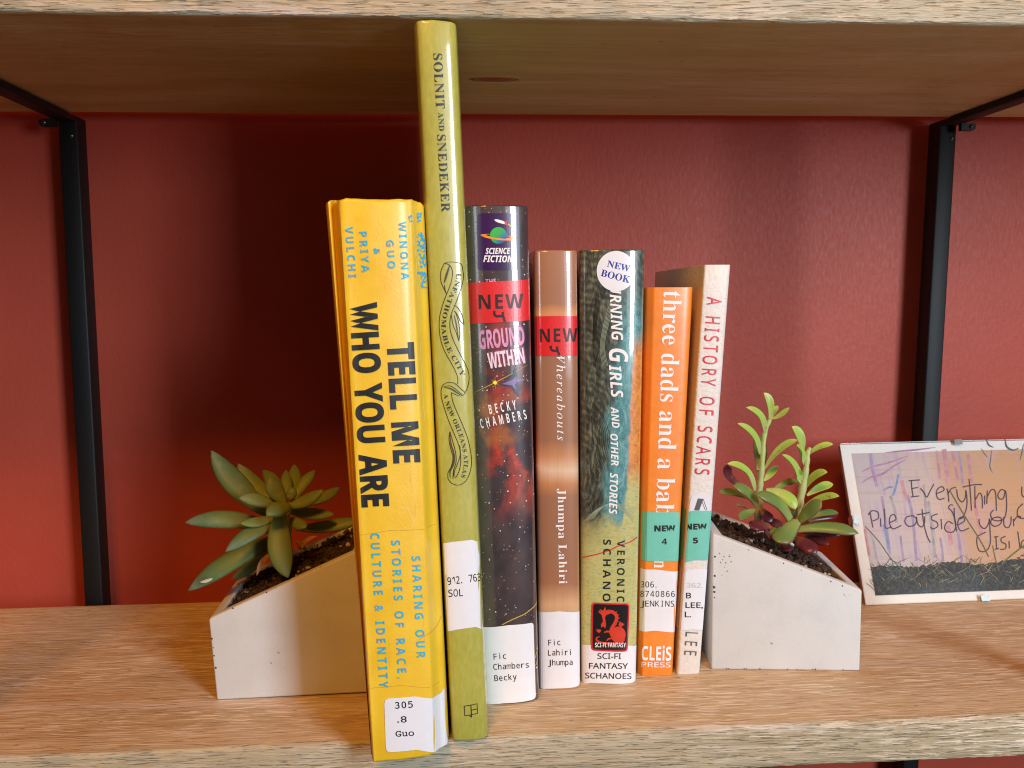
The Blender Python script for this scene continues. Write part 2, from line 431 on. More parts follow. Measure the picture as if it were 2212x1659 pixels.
class Book(Surface):
    outward = Vector((0, -1, 0))
    def __init__(s, ctrl, vb, vt, yl, yr, depth, cat, label, mat, thick=.0024, backdx=0.0, round_top=.0007, cutx=.001, cutz=.02, wear=0.0, name='book'):
        """ctrl: (u at the foot, u at the head, set-back) across the spine, left to right; vb, vt: heights (left, right) of foot and head"""
        ub0, ub1 = ctrl[0][0], ctrl[-1][0]; ut0, ut1 = ctrl[0][1], ctrl[-1][1]
        s.pb, s.pt_, s.ztop = [], [], []
        for ub, ut, dy in ctrl:
            k = (ub - ub0) / (ub1 - ub0); y = yl + (yr - yl) * k + dy
            a = P(ub, vb[0] + (vb[1] - vb[0]) * k, y); k2 = (ut - ut0) / (ut1 - ut0); b = P(ut, vt[0] + (vt[1] - vt[0]) * k2, y)
            s.pb.append((a.x, y)); s.pt_.append((b.x, y)); s.ztop.append(b.z)
        s.h = sum(s.ztop) / len(s.ztop); s.cutx, s.cutz = cutx, cutz
        mx = (s.pb[0][0] + s.pb[-1][0]) / 2
        s.root = empty(name, (mx, yl, 0), label, cat, None)
        loop = [(s.pb[0][0], depth)] ; n = len(ctrl)
        ns = 10
        backb = [(s.pb[0][0] + backdx, s.pb[0][1] + (depth) * (ns - i) / ns) for i in range(ns)]
        backt = [(s.pt_[0][0] + backdx * 1.0, s.pt_[0][1] + (depth) * (ns - i) / ns) for i in range(ns)]
        def side(p, i, sgn): return (p[0] + backdx * i / ns, p[1] + depth * i / ns)
        B = [side(s.pb[0], i, 0) for i in range(ns, 0, -1)] + s.pb + [side(s.pb[-1], i, 0) for i in range(1, ns + 1)]
        T = [side(s.pt_[0], i, 0) for i in range(ns, 0, -1)] + s.pt_ + [side(s.pt_[-1], i, 0) for i in range(1, ns + 1)]
        def inner(Q, t_):
            out = []
            for i in range(len(Q)):
                a = Vector(Q[max(i - 1, 0)]); b = Vector(Q[min(i + 1, len(Q) - 1)]); d = (b - a).normalized()
                nn = Vector((-d.y, d.x)); nn.x = abs(nn.x) if i < len(Q) / 2 else -abs(nn.x); nn.y = max(nn.y, 0)   # into the book
                out.append((Q[i][0] + nn.x * t_, Q[i][1] + nn.y * t_))
            return out
        rt = round_top
        levels = [(0.0, rt * .8), (rt * .4, rt * .2), (rt, 0)] + [(s.h * i / 12, 0) for i in range(1, 12)] + [(s.h - rt, 0), (s.h - rt * .4, rt * .2), (s.h, rt * .8)]
        verts, faces = [], []; k = len(B)
        def lerp(z, Q0, Q1): t_ = z / s.h; return [(a[0] + (b[0] - a[0]) * t_, a[1] + (b[1] - a[1]) * t_) for a, b in zip(Q0, Q1)]
        for z, ins in levels:
            Q = lerp(z, B, T)
            if ins: Q = inner(Q, ins)
            for j, (x, y) in enumerate(Q):
                dz = 0
                if wear and z > s.h * .99: dz = wear * (mnoise.noise(Vector((x * 260, 3.3, 1))) * 1.0 + .5 * mnoise.noise(Vector((x * 900, 1, 1))))
                if wear and z < s.h * .01: dz = abs(wear * .3 * mnoise.noise(Vector((x * 260, 9.3, 1))))
                wob = wear * .12 * mnoise.noise(Vector((j * .9, z * 45, 2))) if wear else 0
                verts.append((x, y + wob, z + dz))
        nl = len(levels)
        for i in range(nl - 1):
            for j in range(k - 1): faces.append((i * k + j, i * k + j + 1, (i + 1) * k + j + 1, (i + 1) * k + j))
        b0 = len(verts)
        for z in (0.0, s.h):
            for (x, y) in inner(lerp(z, B, T), thick): verts.append((x, y, z))
        for j in range(k - 1):
            faces.append((j + 1, j, b0 + j, b0 + j + 1))
            top = (nl - 1) * k
            faces.append((top + j, top + j + 1, b0 + k + j + 1, b0 + k + j))
            faces.append((b0 + j + 1, b0 + j, b0 + k + j, b0 + k + j + 1))
        faces.append((0, b0 , b0 + k, (nl - 1) * k)) ; faces.append((k - 1, (nl - 1) * k + k - 1, b0 + 2 * k - 1, b0 + k - 1))
        s.cover = mesh('cover', verts, faces, mat, s.root, smooth=38)
        # leaves
        ins = .003 if thick > .001 else .0004
        y0 = max(p[1] for p in s.pb) + .004; y1 = yl + depth - ins
        e = thick + .0002
        vv = []
        for z, Q in ((ins, s.pb), (s.h - ins, s.pt_)):
            for (x, y) in ((Q[0][0] + e, y0), (Q[-1][0] - e, y0), (Q[-1][0] - e + backdx, y1), (Q[0][0] + e + backdx, y1)): vv.append((x, y, z))
        mesh('page_block', vv, [(0, 3, 2, 1), (4, 5, 6, 7), (0, 1, 5, 4), (1, 2, 6, 5), (2, 3, 7, 6), (3, 0, 4, 7)], M_paper, s.root, smooth=0)
    def prof(s, z):
        t_ = z / s.h; return [(a[0] + (b[0] - a[0]) * t_, a[1] + (b[1] - a[1]) * t_) for a, b in zip(s.pb, s.pt_)]
    def f(s, x, z):
        Q = s.prof(z)
        if x <= Q[0][0]: return Q[0][1]
        for a, b in zip(Q, Q[1:]):
            if x <= b[0]: return a[1] + (b[1] - a[1]) * (x - a[0]) / max(1e-9, b[0] - a[0])
        return Q[-1][1]
    def xz(s, u, v_):
        y = s.pb[len(s.pb) // 2][1]
        for _ in range(5):
            p = P(u, v_, y); y = .5 * y + .5 * s.f(p.x, p.z)
        Q = s.prof(p.z)
        return (min(max(p.x, Q[0][0] + .0001), Q[-1][0] - .0001), p.z)
    def pt(s, x, z, eps): return (x, s.f(x, z) - eps, z)
    def side_wrap(s, name, left, z0, z1, back, mat, eps=.0002, parent=None):
        vv = []
        for z in (z0, z1):
            Q = s.prof(z); q = Q[0] if left else Q[-1]; sx = -eps if left else eps
            vv += [(q[0] + sx, q[1] - eps, z), (q[0] + sx, q[1] + back, z)]
        fc = (0, 2, 3, 1) if left else (0, 1, 3, 2)
        return mesh(name, vv, [fc], mat, parent or s.root, smooth=0)

def rounded(ub, ut, bulge, n=33, p=2.6, skew=0):
    out = []
    for i in range(n):
        a = -math.cos(math.pi * i / (n - 1)); dy = bulge * (1 - (1 - abs(a) ** p) ** (1 / p))
        k = (a + 1) / 2
        out.append((ub[0] + (ub[1] - ub[0]) * k, ut[0] + (ut[1] - ut[0]) * k, dy))
    return out
def smooth_ctrl(c, n=5):
    v_ = catmull([Vector(q) for q in c], n); out = [tuple(v_[0])]
    for q in v_[1:]:
        if q.x > out[-1][0] + .02 and q.y > out[-1][1] + .02: out.append(tuple(q))
    return out

# ---- yellow hardcover
t = NT('yellow_cloth_laminate')
n1 = t.noise(scale=60, detail=4); n2 = t.noise(scale=900, detail=2)
yb = t.ramp(n1, [(.3, (.80, .49, .020)), (.7, (.87, .58, .035))])
yb = t.mix(t.math('MULTIPLY', t.sstep(t.noise((500, 500, 60), 1, 4, .7), .60, .74), .35), yb, (.45, .22, .03))
t.set(yb, t.ramp(n1, [(.3, .34), (.7, .5)]), .35, .22); t.bump(t.math('ADD', t.math('MULTIPLY', n2, .5), n1), .3, .0005)
M_yel = t.m
M_blue = plain('sky_blue_print', (.035, .42, .68), .5, var=.04)
cy = [(802.4, 703, .0125), (802.6, 705, .0070), (802.8, 709, .0052), (803.0, 715, .0064), (803.3, 721, .0080), (803.8, 727, .0040), (806, 733, .0002), (816, 756, 0), (845, 795, -.0006), (880, 830, -.0008), (915, 868, -.0004), (932, 884, .0004), (939, 889, .0010), (946, 895, .0040), (954, 902, .0068), (963, 909, .0080), (968, 914, .0100), (970, 916, .0150)]
by = Book(smooth_ctrl(cy, 3), (1641, 1619), (433, 432), .3590, .3640, .165, 'book',
          'thick yellow hardcover with huge black sideways title, leftmost book of the row', M_yel, wear=.0009, round_top=.0014)
C1 = lambda x, y: (685.7 + .3308 * x, 411.4 + .3308 * y)
C2 = lambda x, y: (713 + .4364 * x, 932.4 + .4364 * y)
def T(bk, txt, fn, c, a, b, cap, sc, mat, **kw): return bk.text(txt, fn, c(*a), c(*b), cap * sc, mat, **kw)
T(by, 'WINONA', 'sansb', C1, (530, 205), (552, 583), 48, .3308, M_blue, sp=1.45)
T(by, 'GUO', 'sansb', C1, (450, 325), (462, 510), 47, .3308, M_blue, sp=1.45)
T(by, '&', 'sansb', C1, (368, 378), (372, 418), 42, .3308, M_blue, off=.02)
T(by, 'PRIYA', 'sansb', C1, (272, 270), (292, 535), 50, .3308, M_blue, sp=1.45)
T(by, 'VULCHI', 'sansb', C1, (181, 238), (205, 570), 50, .3308, M_blue, sp=1.45)
T(by, 'WHO YOU ARE', 'sansb', C1, (213, 738), (295, 2070), 176, .3308, M_ink, off=.022, word=1.3)
T(by, 'TELL ME', 'sansb', C1, (458, 998), (502, 1783), 172, .3308, M_ink, off=.022, word=1.3)
T(by, 'SHARING OUR', 'sansb', C2, (405, 616), (431, 1120), 42, .4364, M_blue, sp=1.5, word=1.4)
T(by, 'STORIES OF RACE,', 'sansb', C2, (303, 538), (337, 1220), 43, .4364, M_blue, sp=1.5, word=1.4)
T(by, 'CULTURE & IDENTITY', 'sansb', C2, (200, 503), (245, 1268), 44, .4364, M_blue, sp=1.5, word=1.4)
lab = by.poly('spine_label', [C2(*q) for q in [(269, 1345), (273, 1328), (290, 1319), (420, 1309), (545, 1299), (562, 1275), (584, 1250), (590, 1300), (597, 1500), (580, 1545), (555, 1562), (430, 1573), (300, 1585), (283, 1580), (276, 1565)]], M_label, .0003)
T(by, '305', 'mono', C2, (322, 1369), (411, 1363), 30, .4364, M_ink, parent=lab, eps=.00042, off=.012)
T(by, '.8', 'mono', C2, (333, 1438), (380, 1436), 28, .4364, M_ink, parent=lab, eps=.00042, off=.012)
T(by, 'Guo', 'mono', C2, (325, 1507), (417, 1503), 27, .4364, M_ink, parent=lab, eps=.00042, off=.012)
# blue print remnants on the right joint
V_, F_ = [], []
r2 = random.Random(4)
blobs = []
for (x0, y0, x1, y1, k) in [(600, 165, 618, 205, 10), (650, 150, 675, 205, 12), (655, 280, 700, 400, 34), (668, 350, 712, 520, 40), (640, 530, 700, 560, 14), (672, 540, 716, 640, 34)]:
    for _ in range(k):
        cx_, cy_ = r2.uniform(x0, x1), r2.uniform(y0, y1); a = r2.uniform(3, 9); b = r2.uniform(4, 13)
        blobs.append([by.xz(*C1(cx_ + a * math.cos(q) * r2.uniform(.5, 1.2), cy_ + b * math.sin(q) * r2.uniform(.5, 1.2))) for q in [i * math.pi / 3 for i in range(6)]])
for b_ in blobs: F_.append(tuple(range(len(V_), len(V_) + 6))); V_ += b_
s_ = by.cutx; by.cutx = .0008; by.put('blue_remnant', V_, F_, M_blue, .00025); by.cutx = s_
# tape edge line and crease
M_crease = plain('pale_crease', (.88, .66, .22), .4)
M_crease2 = plain('dull_crease', (.62, .34, .03), .5)
by.strokes('tape_edge', [[C2(133, 500), C2(300, 488), C2(490, 470), C2(552, 440)], [C2(190, 1268), C2(350, 1255), C2(545, 1240)]], 1.1, M_crease2, .00012, smooth=False)
by.strokes('crease', [(1.5, [C2(358, 350), C2(390, 395), C2(420, 458)]), (1.3, [C1(610, 90), C1(640, 400), C1(655, 700)]), (1.3, [C1(655, 700), C1(680, 1200), C1(700, 1500)])], 1.4, M_crease, .00012)
by.strokes('crease', [[C2(440, 1030), C2(520, 975), C2(555, 905), C2(575, 870)]], 1.2, M_crease2, .00012)

# ---- tall green hardcover
t = NT('green_coated_cloth')
n1 = t.noise((600, 600, 200), 1, 4, .6); n2 = t.noise(scale=35, detail=3)
gb = t.ramp(t.math('ADD', t.math('MULTIPLY', n1, .6), t.math('MULTIPLY', n2, .4)), [(.3, (.36, .345, .045)), (.7, (.50, .48, .10))])
t.set(gb, .42, 1.0, .10); t.bump(n1, .15, .0004)
M_green = t.m
cg = [(974.5, 893, .010), (975.3, 894, .0055), (977.5, 898, .0018), (982, 905, .0002), (996, 920, -.0006), (1015, 941, -.0008), (1034, 962, -.0004), (1044, 973, .0001), (1050, 980, .0012), (1054, 985, .0035), (1055.5, 987, .010)]
bgn = Book(smooth_ctrl(cg, 4), (1603, 1596), (47, 47), .3745, .3760, .18, 'book',
           'tall narrow olive green hardcover reaching up to the upper board', M_green, wear=.0003, round_top=.0012)
C3 = lambda x, y: (877.7 + .3472 * x, 27.4 + .3472 * y)
C4 = lambda x, y: (932.5 + .3304 * x, 548.5 + .3304 * y)
T(bgn, 'SOLNIT', 'serif', C3, (168, 255), (186, 598), 54, .3472, M_ink, off=-.006, sp=1.1)
T(bgn, 'AND', 'serif', C3, (198, 622), (206, 735), 32, .3472, M_ink, off=-.006, sp=1.1)
T(bgn, 'SNEDEKER', 'serif', C3, (192, 760), (221, 1240), 52, .3472, M_ink, off=-.006, sp=1.1)
rib = [[(85, 60), (62, 110), (60, 170), (75, 215), (100, 262)], [(85, 60), (130, 52), (192, 65), (205, 110), (208, 160), (190, 235), (155, 330), (130, 390), (120, 450), (125, 510), (150, 580), (190, 660), (230, 740), (245, 795), (240, 855), (215, 915), (185, 928), (150, 915), (128, 905)],
       [(85, 60), (120, 75), (137, 115), (132, 170), (112, 230), (80, 310), (55, 400), (50, 480), (60, 560), (88, 640), (130, 715), (160, 775), (172, 820), (170, 850)],
       [(62, 895), (72, 860), (105, 840), (150, 845), (190, 880), (220, 905)], [(78, 868), (120, 862), (160, 885), (200, 922)],
       [(62, 895), (65, 940), (85, 1010), (112, 1090), (150, 1180), (178, 1250), (190, 1310), (190, 1370), (178, 1425), (155, 1465)],
       [(130, 910), (138, 960), (165, 1030), (200, 1110), (235, 1200), (255, 1290), (262, 1360), (250, 1430), (222, 1485), (180, 1510), (135, 1500), (108, 1470)],
       [(120, 1160), (114, 1210), (125, 1270), (140, 1330), (130, 1385), (108, 1430), (108, 1470)], [(120, 1160), (140, 1230), (158, 1300), (160, 1360), (145, 1410), (140, 1470)],
       [(185, 1250), (188, 1310), (170, 1370), (150, 1420), (148, 1455)],
       [(145, 335), (170, 350), (198, 395), (213, 460)], [(213, 460), (190, 440), (165, 390), (148, 372)], [(130, 400), (140, 460), (160, 510), (178, 568)], [(178, 568), (186, 520), (178, 450), (160, 390), (148, 372)]]
bgn.strokes('ribbon_drawing', [[C4(*q) for q in l] for l in rib], 1.15, M_ink, .0003)
M_ink2 = plain('grey_ink', (.05, .05, .035), .45, var=0)
fat = [(4.2, [(118, 75), (100, 130), (82, 190)]), (2.2, [(84, 200), (88, 235), (98, 262)]), (2.6, [(148, 400), (160, 450), (168, 500), (176, 555)]), (3.0, [(82, 872), (125, 880), (165, 905), (190, 922)]), (3.4, [(120, 1175), (127, 1240), (146, 1310), (144, 1370), (122, 1420), (122, 1465)])]
bgn.strokes('ribbon_shading', [(w, [C4(*q) for q in l]) for w, l in fat], 3, M_ink2, .00028, taper=True)
bgn.text_path('UNFATHOMABLE CITY', 'serif', [C4(*q) for q in [(178, 125), (165, 200), (120, 300), (88, 400), (80, 480), (95, 570), (130, 650), (170, 715), (210, 800)]], 9.5, M_ink, off=-.004)
bgn.text_path('A NEW ORLEANS ATLAS', 'serif', [C4(*q) for q in [(92, 915), (112, 1000), (155, 1095), (195, 1195), (218, 1290), (225, 1370), (205, 1465)]], 8.8, M_ink, off=-.004)
lab = bgn.poly('spine_label', [(957, 1173), (975, 1170.5), (1000, 1168), (1020, 1166), (1037, 1163), (1045, 1351), (1028, 1354), (1005, 1357), (985, 1360), (967, 1363)], M_label)
bgn.mono('912. 763', (968, 1263), (1040, 1254), 16, M_ink, .0003, lab, .006)
bgn.mono('SOL', (969, 1289), (1001, 1287), 15.5, M_ink, .0003, lab, .006)
L7 = lambda x, y: (713 + .3472 * x, 1453.6 + .3472 * y)
bgn.strokes('publisher_mark', [[L7(835, 205), L7(916, 190), L7(918, 250), L7(838, 265), L7(835, 203)], [L7(877, 197), L7(881, 275)], [L7(880, 230), L7(917, 222)], [L7(868, 262), L7(880, 274)]], 1.6, M_ink, .0003, smooth=False)

# ---- space hardcover in a clear jacket
t = NT('space_jacket')
x, y, z = t.xyz()
neb = t.noise((55, 55, 38), 1, 5, .62, .6); neb2 = t.noise((90, 90, 60), 1, 4, .6, .4, (4, 2, 7))
g1 = t.math('MULTIPLY', t.sstep(z, .085, .118), t.sstep(z, .150, .122)); g2 = t.math('MULTIPLY', t.sstep(z, .10, .15), t.sstep(z, .205, .17))
mask = t.math('MULTIPLY', t.sstep(neb, .40, .66), t.math('MAXIMUM', g1, t.math('MULTIPLY', g2, .55)))
mask = t.math('MULTIPLY', mask, t.sstep(x, -.014, -.004))
base = t.ramp(neb2, [(.3, (.030, .024, .034)), (.7, (.085, .058, .062))])
base = t.mix(mask, base, t.ramp(neb2, [(.3, (.30, .02, .012)), (.55, (.75, .06, .03)), (.75, (.90, .22, .08))]))
o1 = t.math('MULTIPLY', t.sstep(t.noise((60, 60, 50), 1, 3, .5, .3, (9, 4, 4)), .52, .70), t.math('MULTIPLY', t.sstep(z, .095, .13), t.sstep(z, .19, .15)))
base = t.mix(t.math('MULTIPLY', o1, .6), base, (.50, .16, .04))
for scl, th, rd, colr in ((420, .16, .62, (1.0, .80, .68)), (700, .17, .66, (.95, .45, .30)), (230, .10, .66, (1.0, .95, .92))):
    vo = t.vor((1, .01, 1), scl, loc=(scl * .01, 0, scl * .02)); gate = t.n('ShaderNodeSeparateColor'); t.put(gate.inputs[0], vo[1])
    st = t.math('MULTIPLY', t.sstep(vo[0], th, th * .5), t.math('GREATER_THAN', gate.outputs[0], rd))
    base = t.mix(st, base, colr)
t.set(base, .35, 1.0, .045); t.bump(t.noise((70, 70, 9), 1, 2), .25, .0012)
t.b.inputs['Coat IOR'].default_value = 1.9
M_space = t.m
bs = Book(rounded((1045, 1164), (1005, 1140), .0056, 45, 2.25), (1524, 1517), (444, 443), .4080, .4092, .135, 'book',
          'dark starry space hardcover with a purple planet sticker near its head', M_space)
C5 = lambda x, y: (998.4 + .3372 * x, 427.9 + .3372 * y)
C6 = lambda x, y: (1014.8 + .3636 * x, 932.5 + .3636 * y)
M_white = plain('white_print', (.86, .85, .88), .45, .5, .1, var=.02)
M_purple = plain('purple_sticker', (.045, .010, .085), .3, 1.0, .07, var=.1)
M_red = plain('red_tape', (.70, .018, .022), .38, .5, .2, var=.04, bump=.2)
M_teal = plain('teal_sticker', (.16, .55, .44), .5, var=.03)
M_pink = plain('pink_print', (.72, .32, .52), .4, .6, .1, var=.25)
M_pinkd = plain('dark_pink_print', (.33, .06, .17), .4, .6, .1)
M_orange = plain('orange_print', (.92, .28, .03), .4, .6, .1)
M_gold = plain('gold_print', (.62, .42, .06), .4, .6, .1)
M_star = plain('yellow_star_print', (1.0, .78, .05), .4)
M_violet = plain('violet_print', (.25, .17, .45), .4, .6, .1, var=.3)
M_ruby = plain('red_print', (.62, .02, .04), .4)
stk = bs.rrect('genre_sticker', [C5(98, 98), C5(356, 98), C5(357, 462), C5(97, 462)], 8, M_purple, .0002)
tt = NT('planet_print'); xx, yy, zz = tt.xyz(); dd = tt.math('SUBTRACT', xx, tt.math('MULTIPLY', zz, .9))
pc = bs.xz(*C5(232, 240)); off_ = pc[0] - bs.root.location.x - pc[1] * .9
tt.set(tt.ramp(tt.sstep(tt.math('SUBTRACT', dd, off_), -.006, .0065), [(0, (.05, .50, .06)), (.45, (.04, .40, .10)), (1, (.01, .05, .42))]), .35, 1, .07)
def circ(cx, cy, rx, ry, n=28, rot=0): return [(cx + rx * math.cos(i * 2 * math.pi / n) * math.cos(rot) - ry * math.sin(i * 2 * math.pi / n) * math.sin(rot), cy + rx * math.cos(i * 2 * math.pi / n) * math.sin(rot) + ry * math.sin(i * 2 * math.pi / n) * math.cos(rot)) for i in range(n)]
bs.poly('ring_print', [C5(*q) for q in circ(232, 249, 116, 15, 28, .1)], M_orange, .00027, stk)
bs.poly('ring_gap', [C5(*q) for q in circ(232, 244, 82, 8, 28, .1)], M_purple, .00031, stk)
bs.poly('planet_print', [C5(*q) for q in circ(232, 240, 54, 54)], tt.m, .00036, stk)
bs.strokes('ring_print', [[C5(120, 236), C5(150, 250), C5(232, 263), C5(310, 268), C5(344, 262)]], 3.6, M_orange, .00042, stk, taper=True)
bs.poly('rocket_print', [C5(*q) for q in [(205, 138), (225, 136), (260, 146), (284, 158), (284, 168), (262, 166), (230, 157), (212, 148)]], M_white, .00030, stk)
bs.poly('rocket_fin', [C5(*q) for q in [(270, 152), (290, 142), (284, 160), (292, 170), (274, 172), (278, 163)]], M_ruby, .00036, stk)
bs.strokes('smoke_trail', [[C5(292, 166), C5(318, 185), C5(332, 200), C5(334, 218)]], 3.0, M_gold, .0003, stk)
T(bs, 'SCIENCE', 'sansi', C5, (150, 358), (308, 357), 38, .3372, M_white, parent=stk, off=.012)
T(bs, 'FICTION', 'sansi', C5, (135, 409), (326, 411), 42, .3372, M_white, parent=stk, off=.012)
T(bs, 'THE', 'sansb', C5, (150, 552), (217, 548), 32, .3372, M_pink, eps=.0002)
def tape(bk, c, name, bev=0):
    o = bk.poly(name, c, M_red, .00034)
    return o
rt = tape(bs, [C5(*q) for q in [(30, 543), (120, 540), (250, 532), (360, 526), (455, 521), (462, 779), (380, 788), (250, 796), (130, 802), (40, 806)]], 'red_tape')
M_marker = plain('marker_ink', (.035, .012, .012), .4, var=.3)
bs.text('NEW', 'sansb', C5(107, 712), C5(394, 704), 31, M_marker, parent=rt, eps=.0005, sp=1.15)
bs.strokes('handwritten_number', [[C5(206, 722), C5(207, 745), C5(225, 757), C5(264, 753)], [C5(260, 728), C5(263, 758), C5(274, 792)]], 5.2, M_marker, .0005, rt)
for dx, dy, mm, ee in ((4, -7, M_pinkd, .0002), (0, 0, M_pink, .0003)):
    T(bs, 'GROUND', 'sansb', C5, (113 + dx, 968 + dy), (402 + dx, 938 + dy), 118, .3372, mm, eps=ee, off=.01)
M_pinkw = plain('pale_pink_print', (.82, .66, .76), .4, .6, .1, var=.1)
for dx, dy, mm, ee in ((5, -9, M_pinkd, .0002), (0, 0, M_pinkw, .0003)):
    T(bs, 'WITHIN', 'sansb', C5, (172 + dx, 1092 + dy), (405 + dx, 1056 + dy), 100, .3372, mm, eps=ee, off=.01)
bs.strokes('star_ray', [(1.6, [C5(80, 1243), C5(145, 1213), C5(210, 1182), C5(300, 1135), C5(420, 1068)]), (1.0, [C5(210, 1140), C5(210, 1182), C5(212, 1222)]), (1.0, [C5(185, 1165), C5(210, 1182), C5(240, 1200)])], 1.2, M_gold, .00022, taper=True)
bs.poly('star_print', [C5(210 + (16 if i % 2 else 8) * math.cos(i * math.pi / 8), 1182 + (16 if i % 2 else 8) * math.sin(i * math.pi / 8)) for i in range(16)], M_star, .0003)
M_ship = plain('dark_ship_print', (.05, .06, .09), .4, .6, .1, var=.3)
bs.poly('ship_print', [C5(*q) for q in [(228, 1195), (290, 1165), (325, 1125), (338, 1085), (347, 1062), (353, 1085), (342, 1120), (352, 1140), (350, 1170), (362, 1195), (352, 1220), (365, 1255), (362, 1272), (342, 1245), (320, 1215), (285, 1200)]], M_ship, .00024)
bs.poly('ship_print', [C5(*q) for q in [(255, 1190), (320, 1165), (345, 1140), (345, 1160), (398, 1158), (398, 1166), (350, 1178), (335, 1195), (345, 1225), (322, 1200)]], M_violet, .0003)
T(bs, 'BECKY', 'sansb', C5, (176, 1384), (350, 1352), 60, .3372, M_white, sp=1.9)
T(bs, 'CHAMBERS', 'sansb', C5, (121, 1475), (416, 1414), 60, .3372, M_white, sp=1.9)
bs.strokes('gold_arc', [[C6(190, 1147), C6(260, 1112), C6(330, 1080), C6(385, 1035), C6(402, 1005)]], 1.8, M_gold, .00022)
bs.strokes('gold_arc', [[C6(386, 1350), C6(395, 1320), C6(402, 1295)], [C6(390, 1390), C6(398, 1370), C6(404, 1350)]], 1.2, M_gold, .00022)
lab = bs.poly('spine_label', [C6(*q) for q in [(60, 1162), (85, 1160), (230, 1148), (365, 1135), (375, 1139), (379, 1148), (392, 1570), (388, 1582), (376, 1590), (300, 1605), (200, 1612), (120, 1617), (80, 1617)]], M_label, .0003)
for s_, a, b in (('Fic', (141, 1352), (218, 1346)), ('Chambers', (141, 1413), (353, 1399)), ('Becky', (147, 1480), (279, 1470))):
    bs.mono(s_, C6(*a), C6(*b), 12.4, M_ink, .00042, lab, .008)

# ---- brown jacket book
t = NT('brown_jacket')
x, y, z = t.xyz()
zz = t.math('ADD', z, t.math('MULTIPLY', t.math('SUBTRACT', t.noise((40, 40, 25), 1, 3), .5), .010))
zv = lambda v_: (1487 - v_) / 4400.0 / .25
dkb = (.36, .165, .085)
stops = [(0.0, (.62, .36, .18)), (zv(1319), (.70, .42, .21)), (zv(1295), (.78, .47, .25)), (zv(1255), (.40, .17, .08)), (zv(1200), dkb), (zv(1060), dkb), (zv(1035), (.62, .26, .10)), (zv(1005), (.86, .62, .42)), (zv(975), (.66, .30, .13)), (zv(940), dkb), (zv(700), dkb), (zv(672), (.80, .35, .13)), (zv(650), (.42, .19, .10)), (.98, dkb)]
base = t.ramp(t.math('MULTIPLY', zz, 4.0), stops)
base = t.mix(t.math('MULTIPLY', t.noise((900, 900, 12), 1, 3), .35), base, (.30, .15, .09))
t.set(base, .4, 1.0, .05); t.b.inputs['Coat IOR'].default_value = 1.9; t.bump(t.noise((80, 80, 6), 1, 2), .2, .001)
bw = Book(rounded((1165, 1253), (1152, 1246), .0042, 37, 2.5), (1488, 1482), (541, 540), .4225, .4220, .125, 'book',
          'narrow brown hardcover with an italic white title and red tape on its spine', t.m)
rt = bw.poly('red_tape', [C5(*q) for q in [(450, 757), (600, 755), (748, 755), (750, 1008), (600, 1010), (455, 1009)]], M_red, .0003)
bw.text('NEW', 'sansb', C5(498, 923), C5(741, 918), 29, M_marker, parent=rt, eps=.00045, sp=1.15)
bw.strokes('handwritten_number', [[C5(567, 945), C5(570, 968), C5(588, 978), C5(612, 974)], [C5(606, 950), C5(613, 982), C5(624, 1006)]], 4.8, M_marker, .00045, rt)
bw.text('Whereabouts', 'it', C5(604, 985), C5(608, 1552), 17, M_white, sp=1.3, off=.004, eps=.00022)
bw.text('Jhumpa Lahiri', 'serif', C6(522, 338), C6(530, 903), 17.5, M_white, sp=1.12, off=-.003, eps=.00022)
lab = bw.poly('spine_label', [C6(*q) for q in [(405, 1063), (530, 1066), (655, 1063), (658, 1490), (645, 1508), (600, 1520), (520, 1524), (440, 1522), (412, 1515)]], M_label)
for s_, a, b in (('Fic', (465, 1269), (540, 1266)), ('Lahiri', (464, 1329), (609, 1325)), ('Jhumpa', (463, 1388), (612, 1384))):
    bw.mono(s_, C6(*a), C6(*b), 12.2, M_ink, .0003, lab, .008)

# ---- swirling painted jacket
t = NT('painted_jacket')
x, y, z = t.xyz()
wv = t.noise((70, 70, 45), 1, 3, .5, 1.5, col=True)
def WZ(v_): return (1475 - v_) / 4330.0
sw = t.n('ShaderNodeTexWave', wave_type='RINGS', rings_direction='SPHERICAL'); t.put(sw.inputs['Vector'], t.mapc((60, 60, 32), (1.0, 0, -3.4)))
sw.inputs['Scale'].default_value = 2.6; sw.inputs['Distortion'].default_value = 5.0; sw.inputs['Detail'].default_value = 3; sw.inputs['Detail Scale'].default_value = 1.4
lines = sw.outputs['Fac']; fn_ = t.noise((380, 380, 300), 1, 4, .65, .8)
dark = t.ramp(t.math('ADD', t.math('MULTIPLY', lines, .10), t.math('MULTIPLY', t.noise((260, 260, 90), 1, 5, .7, 1.6, (2, 2, 5)), .90)), [(.32, (.016, .018, .015)), (.5, (.060, .066, .050)), (.64, (.17, .18, .12)), (.75, (.26, .27, .18))])
teal = t.ramp(t.noise((300, 300, 120), 1, 5, .7, 1.8, (7, 2, 5)), [(.3, (.03, .13, .14)), (.5, (.09, .30, .33)), (.62, (.20, .42, .42)), (.75, (.40, .52, .42))])
wob = t.math('MULTIPLY', t.math('SUBTRACT', t.noise((110, 110, 60), 1, 4, .6, .5, (3, 0, 1)), .5), .018)
